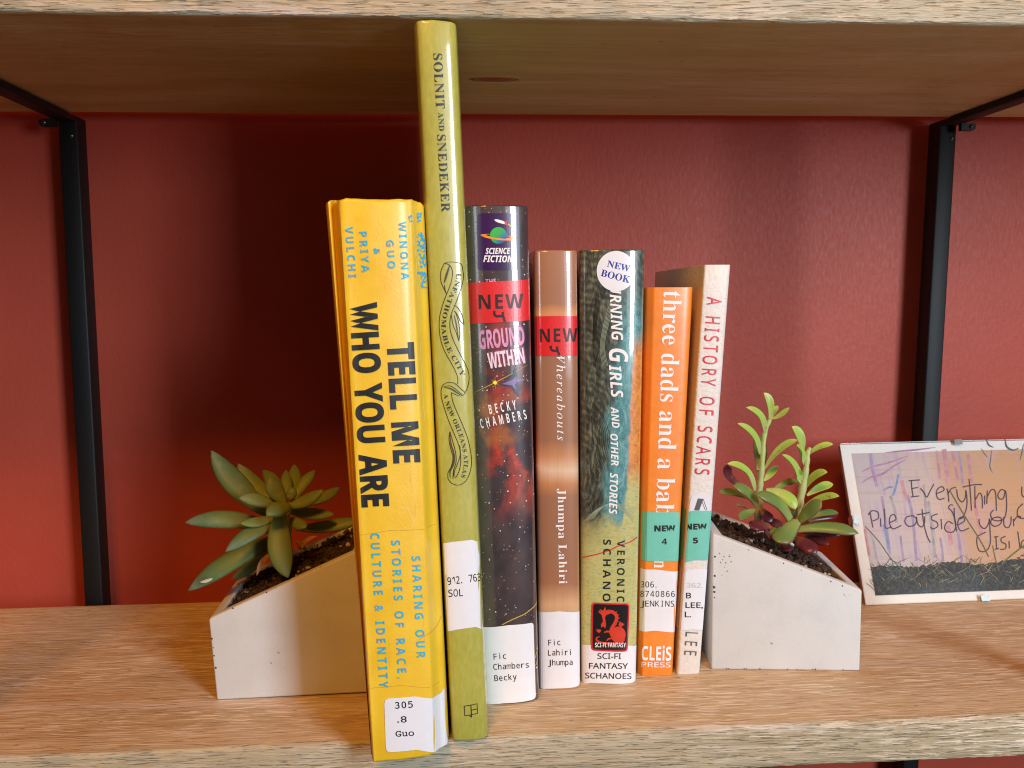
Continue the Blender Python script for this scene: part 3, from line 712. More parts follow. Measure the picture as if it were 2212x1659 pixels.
# teal takes over to the right and lower
tm = t.math('ADD', t.math('ADD', x, wob), t.math('MULTIPLY', t.math('SUBTRACT', WZ(760), z), .075))
base = t.mix(t.sstep(tm, -.001, .005), dark, teal)
base = t.mix(t.math('MULTIPLY', t.sstep(z, WZ(720), WZ(600)), .85), base, dark)
yl = t.ramp(t.noise((300, 300, 900), 1, 3, .6, .5), [(.3, (.42, .42, .13)), (.55, (.58, .56, .22)), (.72, (.20, .36, .26))])
ym = t.math('ADD', t.math('SUBTRACT', WZ(1105), z), t.math('MULTIPLY', wob, 1.1))
ym2 = t.math('ADD', t.math('SUBTRACT', x, .0085), t.math('ADD', t.math('MULTIPLY', t.math('SUBTRACT', WZ(1000), z), .14), t.math('MULTIPLY', wob, .25)))
base = t.mix(t.math('MAXIMUM', t.sstep(ym, -.003, .006), t.math('MULTIPLY', t.sstep(ym2, 0, .0015), t.sstep(z, WZ(940), WZ(990)))), base, yl)
om = t.math('ADD', t.math('SUBTRACT', x, .0095), t.math('ADD', t.math('MULTIPLY', t.math('SUBTRACT', WZ(850), z), .05), t.math('MULTIPLY', wob, .3)))
oc = t.ramp(fn_, [(.35, (.55, .16, .03)), (.6, (.80, .33, .07))])
base = t.mix(t.math('MULTIPLY', t.sstep(om, 0, .0012), t.math('MULTIPLY', t.sstep(z, WZ(1060), WZ(980)), t.sstep(z, WZ(700), WZ(770)))), base, oc)
dl = t.math('MULTIPLY', t.math('MULTIPLY', t.sstep(x, .002, -.009), t.sstep(z, WZ(1200), WZ(1060))), .8)
base = t.mix(dl, base, dark)
t.set(base, .38, 1.0, .05); t.b.inputs['Coat IOR'].default_value = 1.9; t.bump(t.noise((70, 70, 7), 1, 2), .2, .001)
bb = Book(rounded((1255, 1373), (1251, 1392), .0055, 41, 2.6), (1474, 1474), (540, 539), .4275, .4255, .125, 'book',
          'dark teal and yellow painted hardcover with a round white sticker at its head', t.m)
C7 = lambda x_, y_: (1234.2 + .3139 * x_, 521.1 + .3139 * y_)
C8 = lambda x_, y_: (1234.2 + .3139 * x_, 987.4 + .3139 * y_)
M_navy = plain('navy_print', (.02, .03, .35), .4, var=0)
M_blk = plain('black_sticker', (.012, .010, .012), .3, 1, .07)
# fine scratched contour lines of the painting
M_scr = plain('scratched_line', (.012, .014, .012), .4)
r3 = random.Random(9)
ls = []
for k in range(7):
    d = k * 11.0
    ls.append([C7(250 - d, 300 + d * .3), C7(190 - d * .5, 470), C7(175 - d * .4, 640 + d), C7(225 - d, 800 + d)])
for k in range(7):
    d = k * 13.0
    ls.append([C7(130 - d * .4, 1090 + d), C7(215 - d * .6, 1200 + d * .6), C7(262 - d, 1340), C7(235 - d, 1500 + d * .4), C7(170 - d * .7, 1640)])
bb.strokes('painted_line', ls, .7, M_scr, .00012)
M_scr2 = plain('pale_painted_line', (.30, .36, .26), .4)
ls = []
for k in range(9):
    d = k * 7.0
    ls.append([C8(90 + d * 1.1, 440 - d * .3), C8(190 + d, 350 - d * .5), C8(320 + d * .6, 325 + d * .8), C8(430, 345 + d * 1.9)])
for k in range(5):
    d = k * 9.0
    ls.append([C7(300 + d, 380), C7(250 + d, 470), C7(200 + d * .8, 700), C7(215 + d, 860)])
bb.strokes('painted_line', ls, .8, M_scr2, .00012)
bb.strokes('painted_thread', [[C8(75, 690), C8(160, 672), C8(250, 645), C8(330, 608), C8(400, 585), C8(456, 550)]], 2.2, M_ruby, .0002)
cs = bb.poly('round_sticker', [C7(*q) for q in circ(307, 206, 133, 139, 48)], M_label, .0003)
bb.text('NEW', 'serif', C7(243, 173), C7(397, 211), 13.5, M_navy, parent=cs, eps=.00042)
bb.text('BOOK', 'serif', C7(200, 238), C7(397, 288), 14.5, M_navy, parent=cs, eps=.00042)
T(bb, 'BURNING', 'sansi', C7, (258, 235), (278, 684), 78, .3139, M_white, eps=.0002, slant=0)
T(bb, 'G', 'sansi', C7, (258, 740), (262, 838), 128, .3139, M_white, eps=.0002)
T(bb, 'IRLS', 'sansi', C7, (258, 852), (275, 1080), 82, .3139, M_white, eps=.0002)
T(bb, 'AND', 'sansi', C7, (270, 1140), (280, 1286), 52, .3139, M_white, eps=.0002)
T(bb, 'OTHER', 'sansi', C7, (268, 1325), (275, 1545), 50, .3139, M_white, eps=.0002)
T(bb, 'STORIES', 'sansi', C8, (266, 108), (258, 392), 55, .3139, M_white, eps=.0002)
T(bb, 'VERONICA', 'sansb', C8, (316, 572), (312, 1065), 52, .3139, M_ink, sp=1.45, eps=.0002, off=-.004)
T(bb, 'SCHANOES', 'sansb', C8, (220, 566), (215, 1120), 52, .3139, M_ink, sp=1.45, eps=.0002, off=-.004)
lab = bb.poly('spine_label', [(1250, 1388.5), (1300, 1390), (1340, 1391), (1376, 1392.5), (1373, 1470), (1366, 1474), (1330, 1476.5), (1290, 1475), (1262, 1472.5), (1254, 1470)], M_label, .0003)
for s_, a, b in (('SCI-FI', (178, 1386), (341, 1387)), ('FANTASY', (121, 1453), (389, 1455)), ('SCHANOES', (94, 1520), (413, 1525))):
    bb.text(s_, 'sansl', C8(*a), C8(*b), 12, M_ink, parent=lab, eps=.00042, off=.012)
st0 = bb.rrect('genre_sticker', [C8(140, 998), C8(401, 1005), C8(386, 1338), C8(134, 1330)], 9, M_ruby, .00046)
bb.rrect('sticker_field', [C8(150, 1008), C8(391, 1014), C8(377, 1327), C8(145, 1320)], 7, M_blk, .00056, parent=st0)
M_drag = plain('dragon_red_print', (.60, .045, .02), .4, .6, .1)
head = [(182, 1062), (206, 1062), (196, 1042), (216, 1054), (232, 1026), (236, 1052), (262, 1044), (248, 1064), (256, 1078), (238, 1084), (230, 1100), (212, 1100), (206, 1082)]
flame = [(212, 1098), (230, 1098), (226, 1128), (238, 1150), (230, 1176), (218, 1160), (206, 1172), (202, 1148), (216, 1128)]
body = circ(320, 1218, 52, 56, 26)
wing = [(322, 1152), (330, 1128), (346, 1136), (364, 1146), (350, 1160), (336, 1166)]
paw = [(170, 1180), (184, 1184), (196, 1180), (204, 1192), (192, 1206), (176, 1200)]
for k_, pg in enumerate((head, flame, body, wing, paw)):
    bb.poly('dragon_print', [C8(*q) for q in pg], M_drag, .00064 + k_ * .00002, st0)
neck = [(240, 1070), (272, 1060), (300, 1076), (310, 1104), (298, 1140), (278, 1172), (272, 1205), (290, 1240)]
bb.strokes('dragon_print', [(7.5, [C8(*q) for q in neck])], 7, M_drag, .00076, st0)
bb.strokes('dragon_print', [(5.0, [C8(*q) for q in ((366, 1236), (352, 1268), (290, 1278), (220, 1276), (178, 1262), (172, 1240), (196, 1232))]), (4.0, [C8(*q) for q in ((282, 1206), (246, 1196), (222, 1204))]), (3.6, [C8(*q) for q in ((286, 1244), (256, 1246), (240, 1262))])], 4, M_drag, .00078, st0, taper=True)
bb.strokes('dragon_spines', [(2.0, [C8(a, b), C8(a + 12, b - 7)]) for a, b in ((300, 1066), (314, 1086), (318, 1108), (310, 1132), (298, 1152))], 2, M_drag, .0008, st0, smooth=False)
T(bb, 'SCI-FI FANTASY', 'sansb', C8, (161, 1304), (373, 1304), 31, .3139, M_white, parent=st0, eps=.0009)

# ---- orange paperback
M_or = NT('orange_card'); M_or.set(M_or.ramp(M_or.noise(scale=180, detail=4), [(.3, (.80, .225, .018)), (.7, (.88, .27, .028))]), .45, .35, .2); M_or.bump(M_or.noise(scale=900, detail=2), .12, .0003); M_or = M_or.m
cd = [(1377, 1394, .0048), (1378.5, 1397, .0032), (1385, 1409, .0009), (1388, 1413.5, .0002), (1393, 1419, 0), (1405, 1435, -.0003), (1425, 1455, -.0004), (1442, 1478, -.0002), (1448, 1489, .0002), (1451, 1494, .0009), (1452.5, 1496, .0025)]
bd = Book(smooth_ctrl(cd, 3), (1458, 1457.5), (621, 620), .4345, .4345, .125, 'book',
          'short bright orange paperback with a lowercase white title', M_or, thick=.0005, round_top=.0003)
CA = lambda x_, y_: (1360.4 + .2976 * x_, 548.5 + .2976 * y_)
CB = lambda x_, y_: (1349.4 + .2712 * x_, 1031.3 + .2712 * y_)
bd.text('three dads and a baby', 'serif', CA(246, 268), CB(243, 395), 39, M_white, off=-.004, eps=.0002, sp=1.03)
bd.text('n', 'serif', CB(234, 650), CB(232, 722), 30, M_white, off=-.004, eps=.0002)
stk = bd.rrect('teal_sticker', [CB(136, 268), CB(436, 275), CB(429, 666), CB(132, 660)], 6, M_teal, .00035)
T(bd, 'NEW', 'sansb', CB, (235, 427), (403, 425), 46, .2712, M_ink, parent=stk, eps=.00048, off=.03)
T(bd, '4', 'sansb', CB, (294, 533), (337, 532), 48, .2712, M_ink, parent=stk, eps=.00048, off=.0)
lab = bd.poly('spine_label', [CB(*q) for q in [(95, 716), (130, 722), (240, 732), (430, 741), (404, 1223), (240, 1219), (120, 1217), (92, 1212)]], M_label, .00025)
for s_, a, b in (('306.', (125, 873), (271, 875)), ('8740866', (120, 948), (400, 950)), ('JENKINS', (120, 1026), (396, 1027))):
    bd.mono(s_, CB(*a), CB(*b), 12.6, M_ink, .0004, lab, .0)
bd.text('CLEiS', 'sansb', CB(133, 1452), CB(369, 1458), 30, M_white, eps=.0003, off=.005)
bd.text('PRESS', 'sansl', CB(130, 1508), CB(365, 1511), 10.5, M_white, eps=.0003, off=.008)

# ---- cream textured paperback
t = NT('cream_embossed_card')
nn = t.noise(scale=420, detail=3, dist=.4)
t.set(t.ramp(nn, [(.3, (.70, .655, .61)), (.7, (.76, .715, .67))]), .5, .15, .3); t.bump(nn, .42, .0010)
cs_ = [(1459, 1516, .0048), (1461, 1520, .0014), (1465, 1523, .0003), (1470, 1528, 0), (1485, 1548, -.0002), (1500, 1566, 0), (1508, 1574, .0003), (1510.5, 1577, .0012)]
bc = Book(smooth_ctrl(cs_, 3), (1457, 1457), (571, 573), .4345, .4345, .118, 'book',
          'slim cream paperback with thin red capitals, rightmost book leaning on the concrete planter', t.m, thick=.0005, round_top=.0003, backdx=.004)
T(bc, 'A HISTORY OF SCARS', 'sansl', CA, (563, 310), (472, 1597), 104, .2976, M_ruby, sp=1.5, word=1.2, off=.004, eps=.00035)
M_sil = plain('sticker_grey_print', (.10, .10, .11), .4)
M_pale = plain('pale_print', (.72, .73, .80), .45, var=.02)
bc.poly('pale_print', [CB(*q) for q in [(502, 262), (508, 190), (535, 145), (590, 120), (650, 128), (685, 175), (692, 262)]], M_pale, .0002)
bc.poly('ladder_print', [CB(*q) for q in [(582, 166), (626, 170), (592, 262), (552, 260)]], M_sil, .0003)
bc.strokes('ladder_print', [[CB(624, 170), CB(656, 262)], [CB(612, 182), CB(642, 262)]], 1.0, M_ink, .0003, smooth=False)
stk = bc.poly('teal_sticker', [CB(*q) for q in [(440, 256), (470, 258), (560, 262), (705, 263), (675, 653), (560, 656), (445, 654), (430, 652)]], M_teal, .0004)
z0, z1 = bc.xz(*CB(445, 655))[1], bc.xz(*CB(470, 258))[1]; bc.side_wrap('sticker_fold', True, z0, z1, .012, M_teal, .0003, stk)
T(bc, 'NEW', 'sansb', CB, (485, 412), (653, 412), 46, .2712, M_ink, parent=stk, eps=.00052, off=.03)
T(bc, '5', 'sansb', CB, (543, 522), (583, 521), 44, .2712, M_ink, parent=stk, eps=.00052, off=.03)
lab = bc.poly('spine_label', [CB(*q) for q in [(432, 720), (460, 723), (560, 726), (670, 728), (640, 1208), (540, 1207), (430, 1206), (410, 1203)]], M_label, .0004)
z0, z1 = bc.xz(*CB(415, 1205))[1], bc.xz(*CB(435, 722))[1]; bc.side_wrap('label_fold', True, z0, z1, .010, M_label, .0003, lab)
M_ghost = plain('show_through_print', (.58, .59, .66), .45, var=0)
T(bc, '362.', 'sansb', CB, (490, 878), (620, 878), 42, .2712, M_ghost, parent=lab, eps=.00048)
T(bc, 'B', 'sansl', CB, (487, 960), (527, 960), 44, .2712, M_ink, parent=lab, eps=.00052, off=.018)
T(bc, 'LEE,', 'sansl', CB, (482, 1036), (622, 1037), 44, .2712, M_ink, parent=lab, eps=.00052, off=.018)
T(bc, 'L.', 'sansl', CB, (477, 1110), (527, 1110), 44, .2712, M_ink, parent=lab, eps=.00052, off=.018)
T(bc, 'LEE', 'sansl', CB, (486, 1228), (473, 1412), 97, .2712, M_sil, sp=1.6, eps=.00035, off=-.002)

for o in bpy.data.objects:
    if o.name.split('.')[0] in ('crease', 'tape_edge', 'ribbon_shading', 'painted_line', 'blue_remnant'): o['kind'] = 'stuff'
# ------------------------------------------------------------ concrete planters
def concrete(name):
    t = NT(name)
    n1 = t.noise(scale=45, detail=5); n2 = t.noise(scale=900, detail=3)
    base = t.ramp(t.math('ADD', t.math('MULTIPLY', n1, .7), t.math('MULTIPLY', n2, .3)), [(.25, (.53, .545, .545)), (.5, (.60, .62, .62)), (.75, (.64, .66, .66))])
    vo = t.vor((1, 1, 1), 260); se = t.n('ShaderNodeSeparateColor'); t.put(se.inputs[0], vo[1])
    clus = t.sstep(t.noise(scale=38, detail=2, loc=(5, 0, 2)), .50, .66)
    pit = t.math('MULTIPLY', t.math('MULTIPLY', t.sstep(vo[0], .20, .10), t.math('GREATER_THAN', se.outputs[0], .80)), clus)
    base = t.mix(t.math('MULTIPLY', pit, .75), base, (.16, .14, .12))
    t.set(base, .7, spec=.35)
    t.bump(t.math('SUBTRACT', t.math('ADD', t.math('MULTIPLY', n2, .16), t.math('MULTIPLY', n1, .5)), pit), .4, .0008)
    return t.m
M_conc = concrete('pale_concrete')
M_pit = plain('dark_pit', (.07, .05, .04), .9)
t = NT('potting_soil')
n1 = t.noise(scale=420, detail=5, rough=.7)
t.set(t.ramp(n1, [(.3, (.010, .006, .004)), (.55, (.065, .034, .018)), (.75, (.17, .10, .055))]), .85); t.bump(n1, 1.0, .002)
M_soil = t.m
M_perl = plain('perlite', (.40, .32, .24), .8, var=.3, bump=.5)

def planter(label, bl, yaw, w, d, hl, hr, shear, lift, seed, pits):
    ex = Vector((math.cos(yaw), math.sin(yaw), 0)); ey = Vector((-math.sin(yaw), math.cos(yaw), 0))
    o = Vector((bl[0], bl[1], 0))
    root = empty('concrete_planter', o, label, 'planter', 'faceted concrete planters at the ends of the book row')
    def L(x, y, z): return o + ex * (x + shear * z / .04) + ey * y + Vector((0, 0, z))
    def top(x): return hl + (hr - hl) * x / w
    tk = .0062
    bm = bmesh.new(); off = offset_of(root)
    def V(x, y, z): return bm.verts.new(L(x, y, z) - off)
    ob = [V(0, 0, 0), V(w, 0, lift), V(w, d, lift), V(0, d, 0)]
    ot = [V(0, 0, top(0)), V(w, 0, top(w)), V(w, d, top(w)), V(0, d, top(0))]
    it = [V(tk, tk, top(tk)), V(w - tk, tk, top(w - tk)), V(w - tk, d - tk, top(w - tk)), V(tk, d - tk, top(tk))]
    ib = [V(tk, tk, .006), V(w - tk, tk, .006), V(w - tk, d - tk, .006), V(tk, d - tk, .006)]
    bm.faces.new(ob[::-1])
    for i in range(4):
        j = (i + 1) % 4
        bm.faces.new((ob[i], ob[j], ot[j], ot[i])); bm.faces.new((ot[i], ot[j], it[j], it[i])); bm.faces.new((it[i], it[j], ib[j], ib[i]))
    bm.faces.new(ib)
    bmesh.ops.bevel(bm, geom=bm.edges[:], offset=.0010, segments=3, affect='EDGES', profile=.5)
    me = bpy.data.meshes.new('pot'); bm.to_mesh(me); bm.free()
    for p in me.polygons: p.use_smooth = True
    me.set_sharp_from_angle(angle=R(35))
    link('pot', me, root, M_conc)
    # soil
    n = 44; vv, ff = [], []
    for i in range(n + 1):
        for j in range(n + 1):
            x = tk + (w - 2 * tk) * i / n; y = tk + (d - 2 * tk) * j / n
            q = Vector((x * 190, y * 190, seed)); e = min(i, j, n - i, n - j) / 6
            z = top(x) - .0028 + .0016 * mnoise.noise(q) + .0011 * mnoise.noise(q * 3) + .001 * min(1, e)
            vv.append(L(x, y, z))
    for i in range(n):
        for j in range(n): ff.append((i * (n + 1) + j, (i + 1) * (n + 1) + j, (i + 1) * (n + 1) + j + 1, i * (n + 1) + j + 1))
    so = mesh('soil', vv, ff, M_soil, root, smooth=60); so['kind'] = 'stuff'
    rr = random.Random(seed)
    def grit(name, count, r0, r1, mat, zoff):
        vv, ff = [], []
        ico = [(0,0,1),(.89,0,.45),(.28,.85,.45),(-.72,.53,.45),(-.72,-.53,.45),(.28,-.85,.45),(.72,.53,-.45),(-.28,.85,-.45),(-.89,0,-.45),(-.28,-.85,-.45),(.72,-.53,-.45),(0,0,-1)]
        fi = [(0,1,2),(0,2,3),(0,3,4),(0,4,5),(0,5,1),(1,6,2),(2,7,3),(3,8,4),(4,9,5),(5,10,1),(6,7,2),(7,8,3),(8,9,4),(9,10,5),(10,6,1),(11,7,6),(11,8,7),(11,9,8),(11,10,9),(11,6,10)]
        for _ in range(count):
            x = rr.uniform(tk + .002, w - tk - .002); y = rr.uniform(tk + .001, d - tk - .002); r = rr.uniform(r0, r1) * (1 if rr.random() < .8 else 1.7)
            c = L(x, y, top(x) - .0016 + zoff); b0 = len(vv); sx, sy, sz = (rr.uniform(.5, 1.5) for _ in range(3))
            for q in ico: vv.append(c + Vector((q[0] * r * sx, q[1] * r * sy, q[2] * r * sz)) * rr.uniform(.75, 1.15))
            ff += [tuple(b0 + k for k in f_) for f_ in fi]
        g = mesh(name, vv, ff, mat, root, smooth=60); g['kind'] = 'stuff'
    grit('soil_crumbs', 420, .0005, .0013, M_soil, .0004)
    grit('perlite', 26, .0004, .0010, M_perl, .0010)
    # air holes and chips along the front arris
    vv, ff = [], []
    for (px, pz, r) in pits:
        b0 = len(vv); c = L(px, -.00006, pz)
        for i in range(7):
            a = i * 2 * math.pi / 7; k = r * rr.uniform(.7, 1.2); vv.append(c + ex * (k * math.cos(a)) + Vector((0, 0, k * math.sin(a) * 1.1)))
        ff.append(tuple(range(b0, b0 + 7)))
    mesh('air_hole', vv, ff, M_pit, root, smooth=0)['kind'] = 'stuff'
    return root, L, top
rp = random.Random(2)
pitsL = [(.0008, .031, .0005), (.0009, .0225, .0004), (.0011, .0165, .00055), (.0010, .0265, .0003)] + [(x_, .041 + .44 * x_ - .0006, rp.uniform(.0002, .0004)) for x_ in (.012, .0285, .033, .055)]
potL, LL, topL = planter('white concrete planter with a blue green rosette succulent, left of the yellow book', (-.1158, .4251), R(.6), .0764, .068, .0408, .0735, -.0022, .0007, 3, pitsL)
pitsR = [(.0012, .050, .0006), (.0010, .044, .0007), (.0011, .0415, .0006), (.0013, .0385, .0004), (.0012, .060, .0005)] + [(rp.uniform(.003, .010), rp.uniform(.050, .064), rp.uniform(.00015, .0003)) for _ in range(16)] + [(x_, .0712 - .386 * x_ - .0006, rp.uniform(.0002, .0004)) for x_ in (.018, .036, .045, .060, .066)] + [(rp.uniform(.066, .070), rp.uniform(.038, .041), .00016) for _ in range(6)] + [(rp.uniform(.004, .072), .0007, rp.uniform(.0002, .0004)) for _ in range(10)]
potR, LR, topR = planter('white concrete planter sloping down to the right, beside the cream book and clip frame', (.1322, .4392), R(-6.4), .0760, .069, .0722, .0428, 0.0, 0.0, 8, pitsR)

# ------------------------------------------------------------ succulents
def leafmat(name, stops, rough=.5, bloom=.2, edge=None):
    t = NT(name); uvn = t.n('ShaderNodeTexCoord').outputs['UV']; sp = t.n('ShaderNodeSeparateXYZ'); t.put(sp.inputs[0], uvn)
    nz = t.noise(scale=260, detail=4); nb = t.noise(scale=60, detail=2)
    f_ = t.math('ADD', sp.outputs[1], t.math('MULTIPLY', t.math('SUBTRACT', nb, .5), .35))
    base = t.ramp(f_, stops)
    if edge is not None:
        # coloured leaf margin: u = 0 or 0.5 lies on the two edges
        e = t.math('ABSOLUTE', t.math('COSINE', t.math('MULTIPLY', sp.outputs[0], 2 * math.pi)))
        base = t.mix(t.math('MULTIPLY', t.sstep(e, .80, .99), .7), base, edge)
    bl_ = t.math('MULTIPLY', t.sstep(t.noise(scale=95, detail=4, loc=(3, 3, 3)), .48, .70), bloom)
    base = t.mix(bl_, base, (.30, .36, .28))
    base = t.mix(t.math('MULTIPLY', t.sstep(t.noise(scale=330, detail=2, loc=(1, 5, 3)), .66, .74), .5), base, (.20, .13, .06))
    t.set(base, rough, spec=.4); t.bump(nz, .18, .0006)
    t.put(t.b.inputs['Subsurface Weight'], .12); t.b.inputs['Subsurface Radius'].default_value = (.4, .6, .15); t.b.inputs['Subsurface Scale'].default_value = .003
    return t.m
M_leafA = leafmat('rosette_leaf', [(0, (.19, .23, .045)), (.6, (.15, .215, .05)), (.9, (.13, .21, .07)), (1, (.18, .22, .12))])  # tip stops run cooler, cool light painted into the leaf
M_leafA2 = leafmat('cool_lit_tip_leaf', [(0, (.15, .175, .035)), (.5, (.105, .15, .035)), (.8, (.075, .145, .065)), (1, (.13, .19, .13))])  # bluish tip stops put the cool light into the leaf colour
M_leafG = leafmat('bright_green_leaf', [(0, (.46, .54, .20)), (.5, (.33, .50, .09)), (.85, (.33, .52, .09)), (1, (.46, .54, .14))], .38, .15)
M_leafD = leafmat('deep_green_leaf', [(0, (.28, .34, .10)), (.5, (.13, .24, .06)), (1, (.15, .20, .06))], .32, .06, edge=(.24, .05, .04))
M_leafP = leafmat('purple_leaf', [(0, (.22, .10, .05)), (.4, (.12, .022, .03)), (1, (.085, .014, .028))], .3, .05)
M_stem = leafmat('pale_green_stem', [(0, (.42, .36, .14)), (.5, (.42, .48, .20)), (1, (.38, .52, .16))], .45, .1)
M_dry = plain('dried_leaf', (.28, .15, .055), .7, var=.35, bump=.6)

def leaf(root, name, base, tip, width, thick=.34, bend=None, flat=None, mat=None, wide_at=.5, base_w=.45, tip_p=1.6, cup=0.0, nseg=16, ns=12, twist=0.0):
    base, tip = Vector(base), Vector(tip); d = tip - base
    bend = Vector(bend) if bend is not None else Vector((0, 0, 0))
    mid = (base + tip) / 2 + bend; ctrl = mid * 2 - (base + tip) / 2
    flat = Vector(flat) if flat is not None else (CAM - mid).normalized() * .8 + Vector((0, 0, .6))
    vv, ff, uv = [], [], []
    for i in range(nseg + 1):
        s_ = i / nseg
        p = base * (1 - s_) ** 2 + ctrl * 2 * s_ * (1 - s_) + tip * s_ ** 2
        tg = ((ctrl - base) * (1 - s_) + (tip - ctrl) * s_).normalized()
        sd = tg.cross(flat); sd.normalize(); nr = sd.cross(tg).normalized()
        if s_ < wide_at: k = base_w + (1 - base_w) * math.sin(math.pi / 2 * s_ / wide_at)
        else: q = (s_ - wide_at) / (1 - wide_at); k = max(0.02, (1 - q ** tip_p)) ** .8
        hw = width / 2 * k; ht = hw * thick * (1.25 if s_ < .3 else 1)
        for j in range(ns):
            a = 2 * math.pi * j / ns; ca, sa = math.cos(a), math.sin(a)
            lift = cup * hw * ca * ca
            up_ = sa * ht * (1.0 if sa < 0 else .75)
            vv.append(p + sd * (ca * hw) + nr * (up_ + lift)); uv.append((j / ns, s_))
    for i in range(nseg):
        for j in range(ns):
            j2 = (j + 1) % ns; ff.append((i * ns + j, i * ns + j2, (i + 1) * ns + j2, (i + 1) * ns + j))
    ff.append(tuple(range(ns - 1, -1, -1))); ff.append(tuple(nseg * ns + j for j in range(ns)))
    return mesh(name, vv, ff, mat, root, smooth=75, uv=uv)
def tube(root, name, pts, radii, mat, ns=10):
    p = catmull([Vector(q) for q in pts], 6); vv, ff, uv = [], [], []; n = len(p)
    for i, c in enumerate(p):
        tg = (p[min(i + 1, n - 1)] - p[max(i - 1, 0)]).normalized(); sd = tg.cross(Vector((0, 1, .2))).normalized(); nr = sd.cross(tg)
        s_ = i / (n - 1); q = s_ * (len(radii) - 1); k = min(int(q), len(radii) - 2); r = radii[k] + (radii[k + 1] - radii[k]) * (q - k)
        r *= 1 + .12 * math.sin(i * 1.9)
        for j in range(ns): a = 2 * math.pi * j / ns; vv.append(c + sd * (r * math.cos(a)) + nr * (r * math.sin(a))); uv.append((j / ns, s_))
    for i in range(n - 1):
        for j in range(ns): j2 = (j + 1) % ns; ff.append((i * ns + j, i * ns + j2, (i + 1) * ns + j2, (i + 1) * ns + j))
    ff.append(tuple(range(ns - 1, -1, -1))); ff.append(tuple((n - 1) * ns + j for j in range(ns)))
    return mesh(name, vv, ff, mat, root, smooth=60, uv=uv)

# left: thick pointed leaves radiating from one crown
CL = lambda x_, y_, y: P(384 + .3637 * x_, 932.5 + .3637 * y_, y)
sucL = empty('rosette_succulent', CL(640, 720, .455), 'large pointed leaf succulent with tips tinted as if lit by cool light growing in the left planter', 'plant')
S = .3637 * .45 / 1930
LV = [  # tip x,y,depth ; base x,y,depth ; width ; bend(x,z) px ; material
 ((320, 872, .470), (565, 690, .462), 88, (0, -8), 1), ((1105, 520, .463), (735, 575, .462), 84, (0, -10), 0), ((960, 330, .478), (790, 425, .466), 68, (0, -8), 0),
 ((200, 113, .468), (575, 490, .458), 138, (-28, -25), 1), ((358, 190, .474), (595, 415, .460), 92, (-18, -10), 0), ((505, 228, .482), (600, 400, .464), 84, (20, 8), 0),
 ((690, 195, .480), (676, 395, .462), 80, (10, 0), 0), ((643, 228, .470), (662, 395, .458), 64, (-6, 0), 0), ((815, 230, .470), (690, 400, .459), 66, (-2, 10), 0),
 ((44, 540, .452), (520, 555, .456), 112, (0, 28), 1), ((64, 945, .446), (575, 640, .456), 122, (-12, 20), 1),
 ((930, 490, .456), (665, 465, .455), 78, (0, -12), 0), ((862, 345, .450), (655, 438, .450), 80, (5, -18), 0),
 ((362, 393, .446), (590, 442, .450), 82, (0, 10), 0), ((372, 545, .440), (575, 512, .448), 66, (0, -8), 0),
 ((285, 712, .434), (585, 545, .448), 92, (0, 22), 1), ((762, 568, .440), (672, 520, .448), 70, (6, -10), 0),
 ((548, 268, .452), (632, 420, .450), 96, (-12, 0), 0), ((690, 330, .452), (662, 405, .450), 60, (0, 0), 0),
 ((655, 866, .428), (612, 490, .444), 128, (-26, -10), 0), ((528, 500, .430), (662, 448, .444), 96, (0, 14), 0)]
for (tx, ty, td), (bx, by_, bd_), w, (bnx, bnz), mi_ in LV:
    short = math.hypot(tx - bx, ty - by_) < 150
    leaf(sucL, 'leaf', CL(bx, by_, bd_), CL(tx, ty, td), w * S * 1.10, thick=.52 if not short else .7, bend=(bnx * S, 0, bnz * S), mat=M_leafA2 if mi_ else M_leafA,
         wide_at=.52, base_w=.5, tip_p=2.1 if w > 60 else 1.8)
tube(sucL, 'stem', [CL(640, 470, .452), CL(645, 560, .456), CL(640, 660, .460), CL(630, 770, .464)], [.0022, .0026, .003, .003], M_stem)
for (a, b, c, w) in (((470, 855), (490, 780), (560, 725), 34), ((830, 620), (770, 650), (720, 715), 34), ((700, 660), (720, 700), (760, 705), 30)):
    leaf(sucL, 'dried_leaf', CL(*c, .446), CL(*a, .442), w * S, thick=.25, bend=(-10 * S, 0, 14 * S), mat=M_dry, cup=.6)
# white scar on the lowest leaf
M_scar = plain('pale_scar', (.42, .46, .42), .6)
leaf(sucL, 'scar', CL(205, 872, .4415), CL(132, 893, .4402), 22 * S, thick=.2, bend=(0, 0, -4 * S), mat=M_scar)

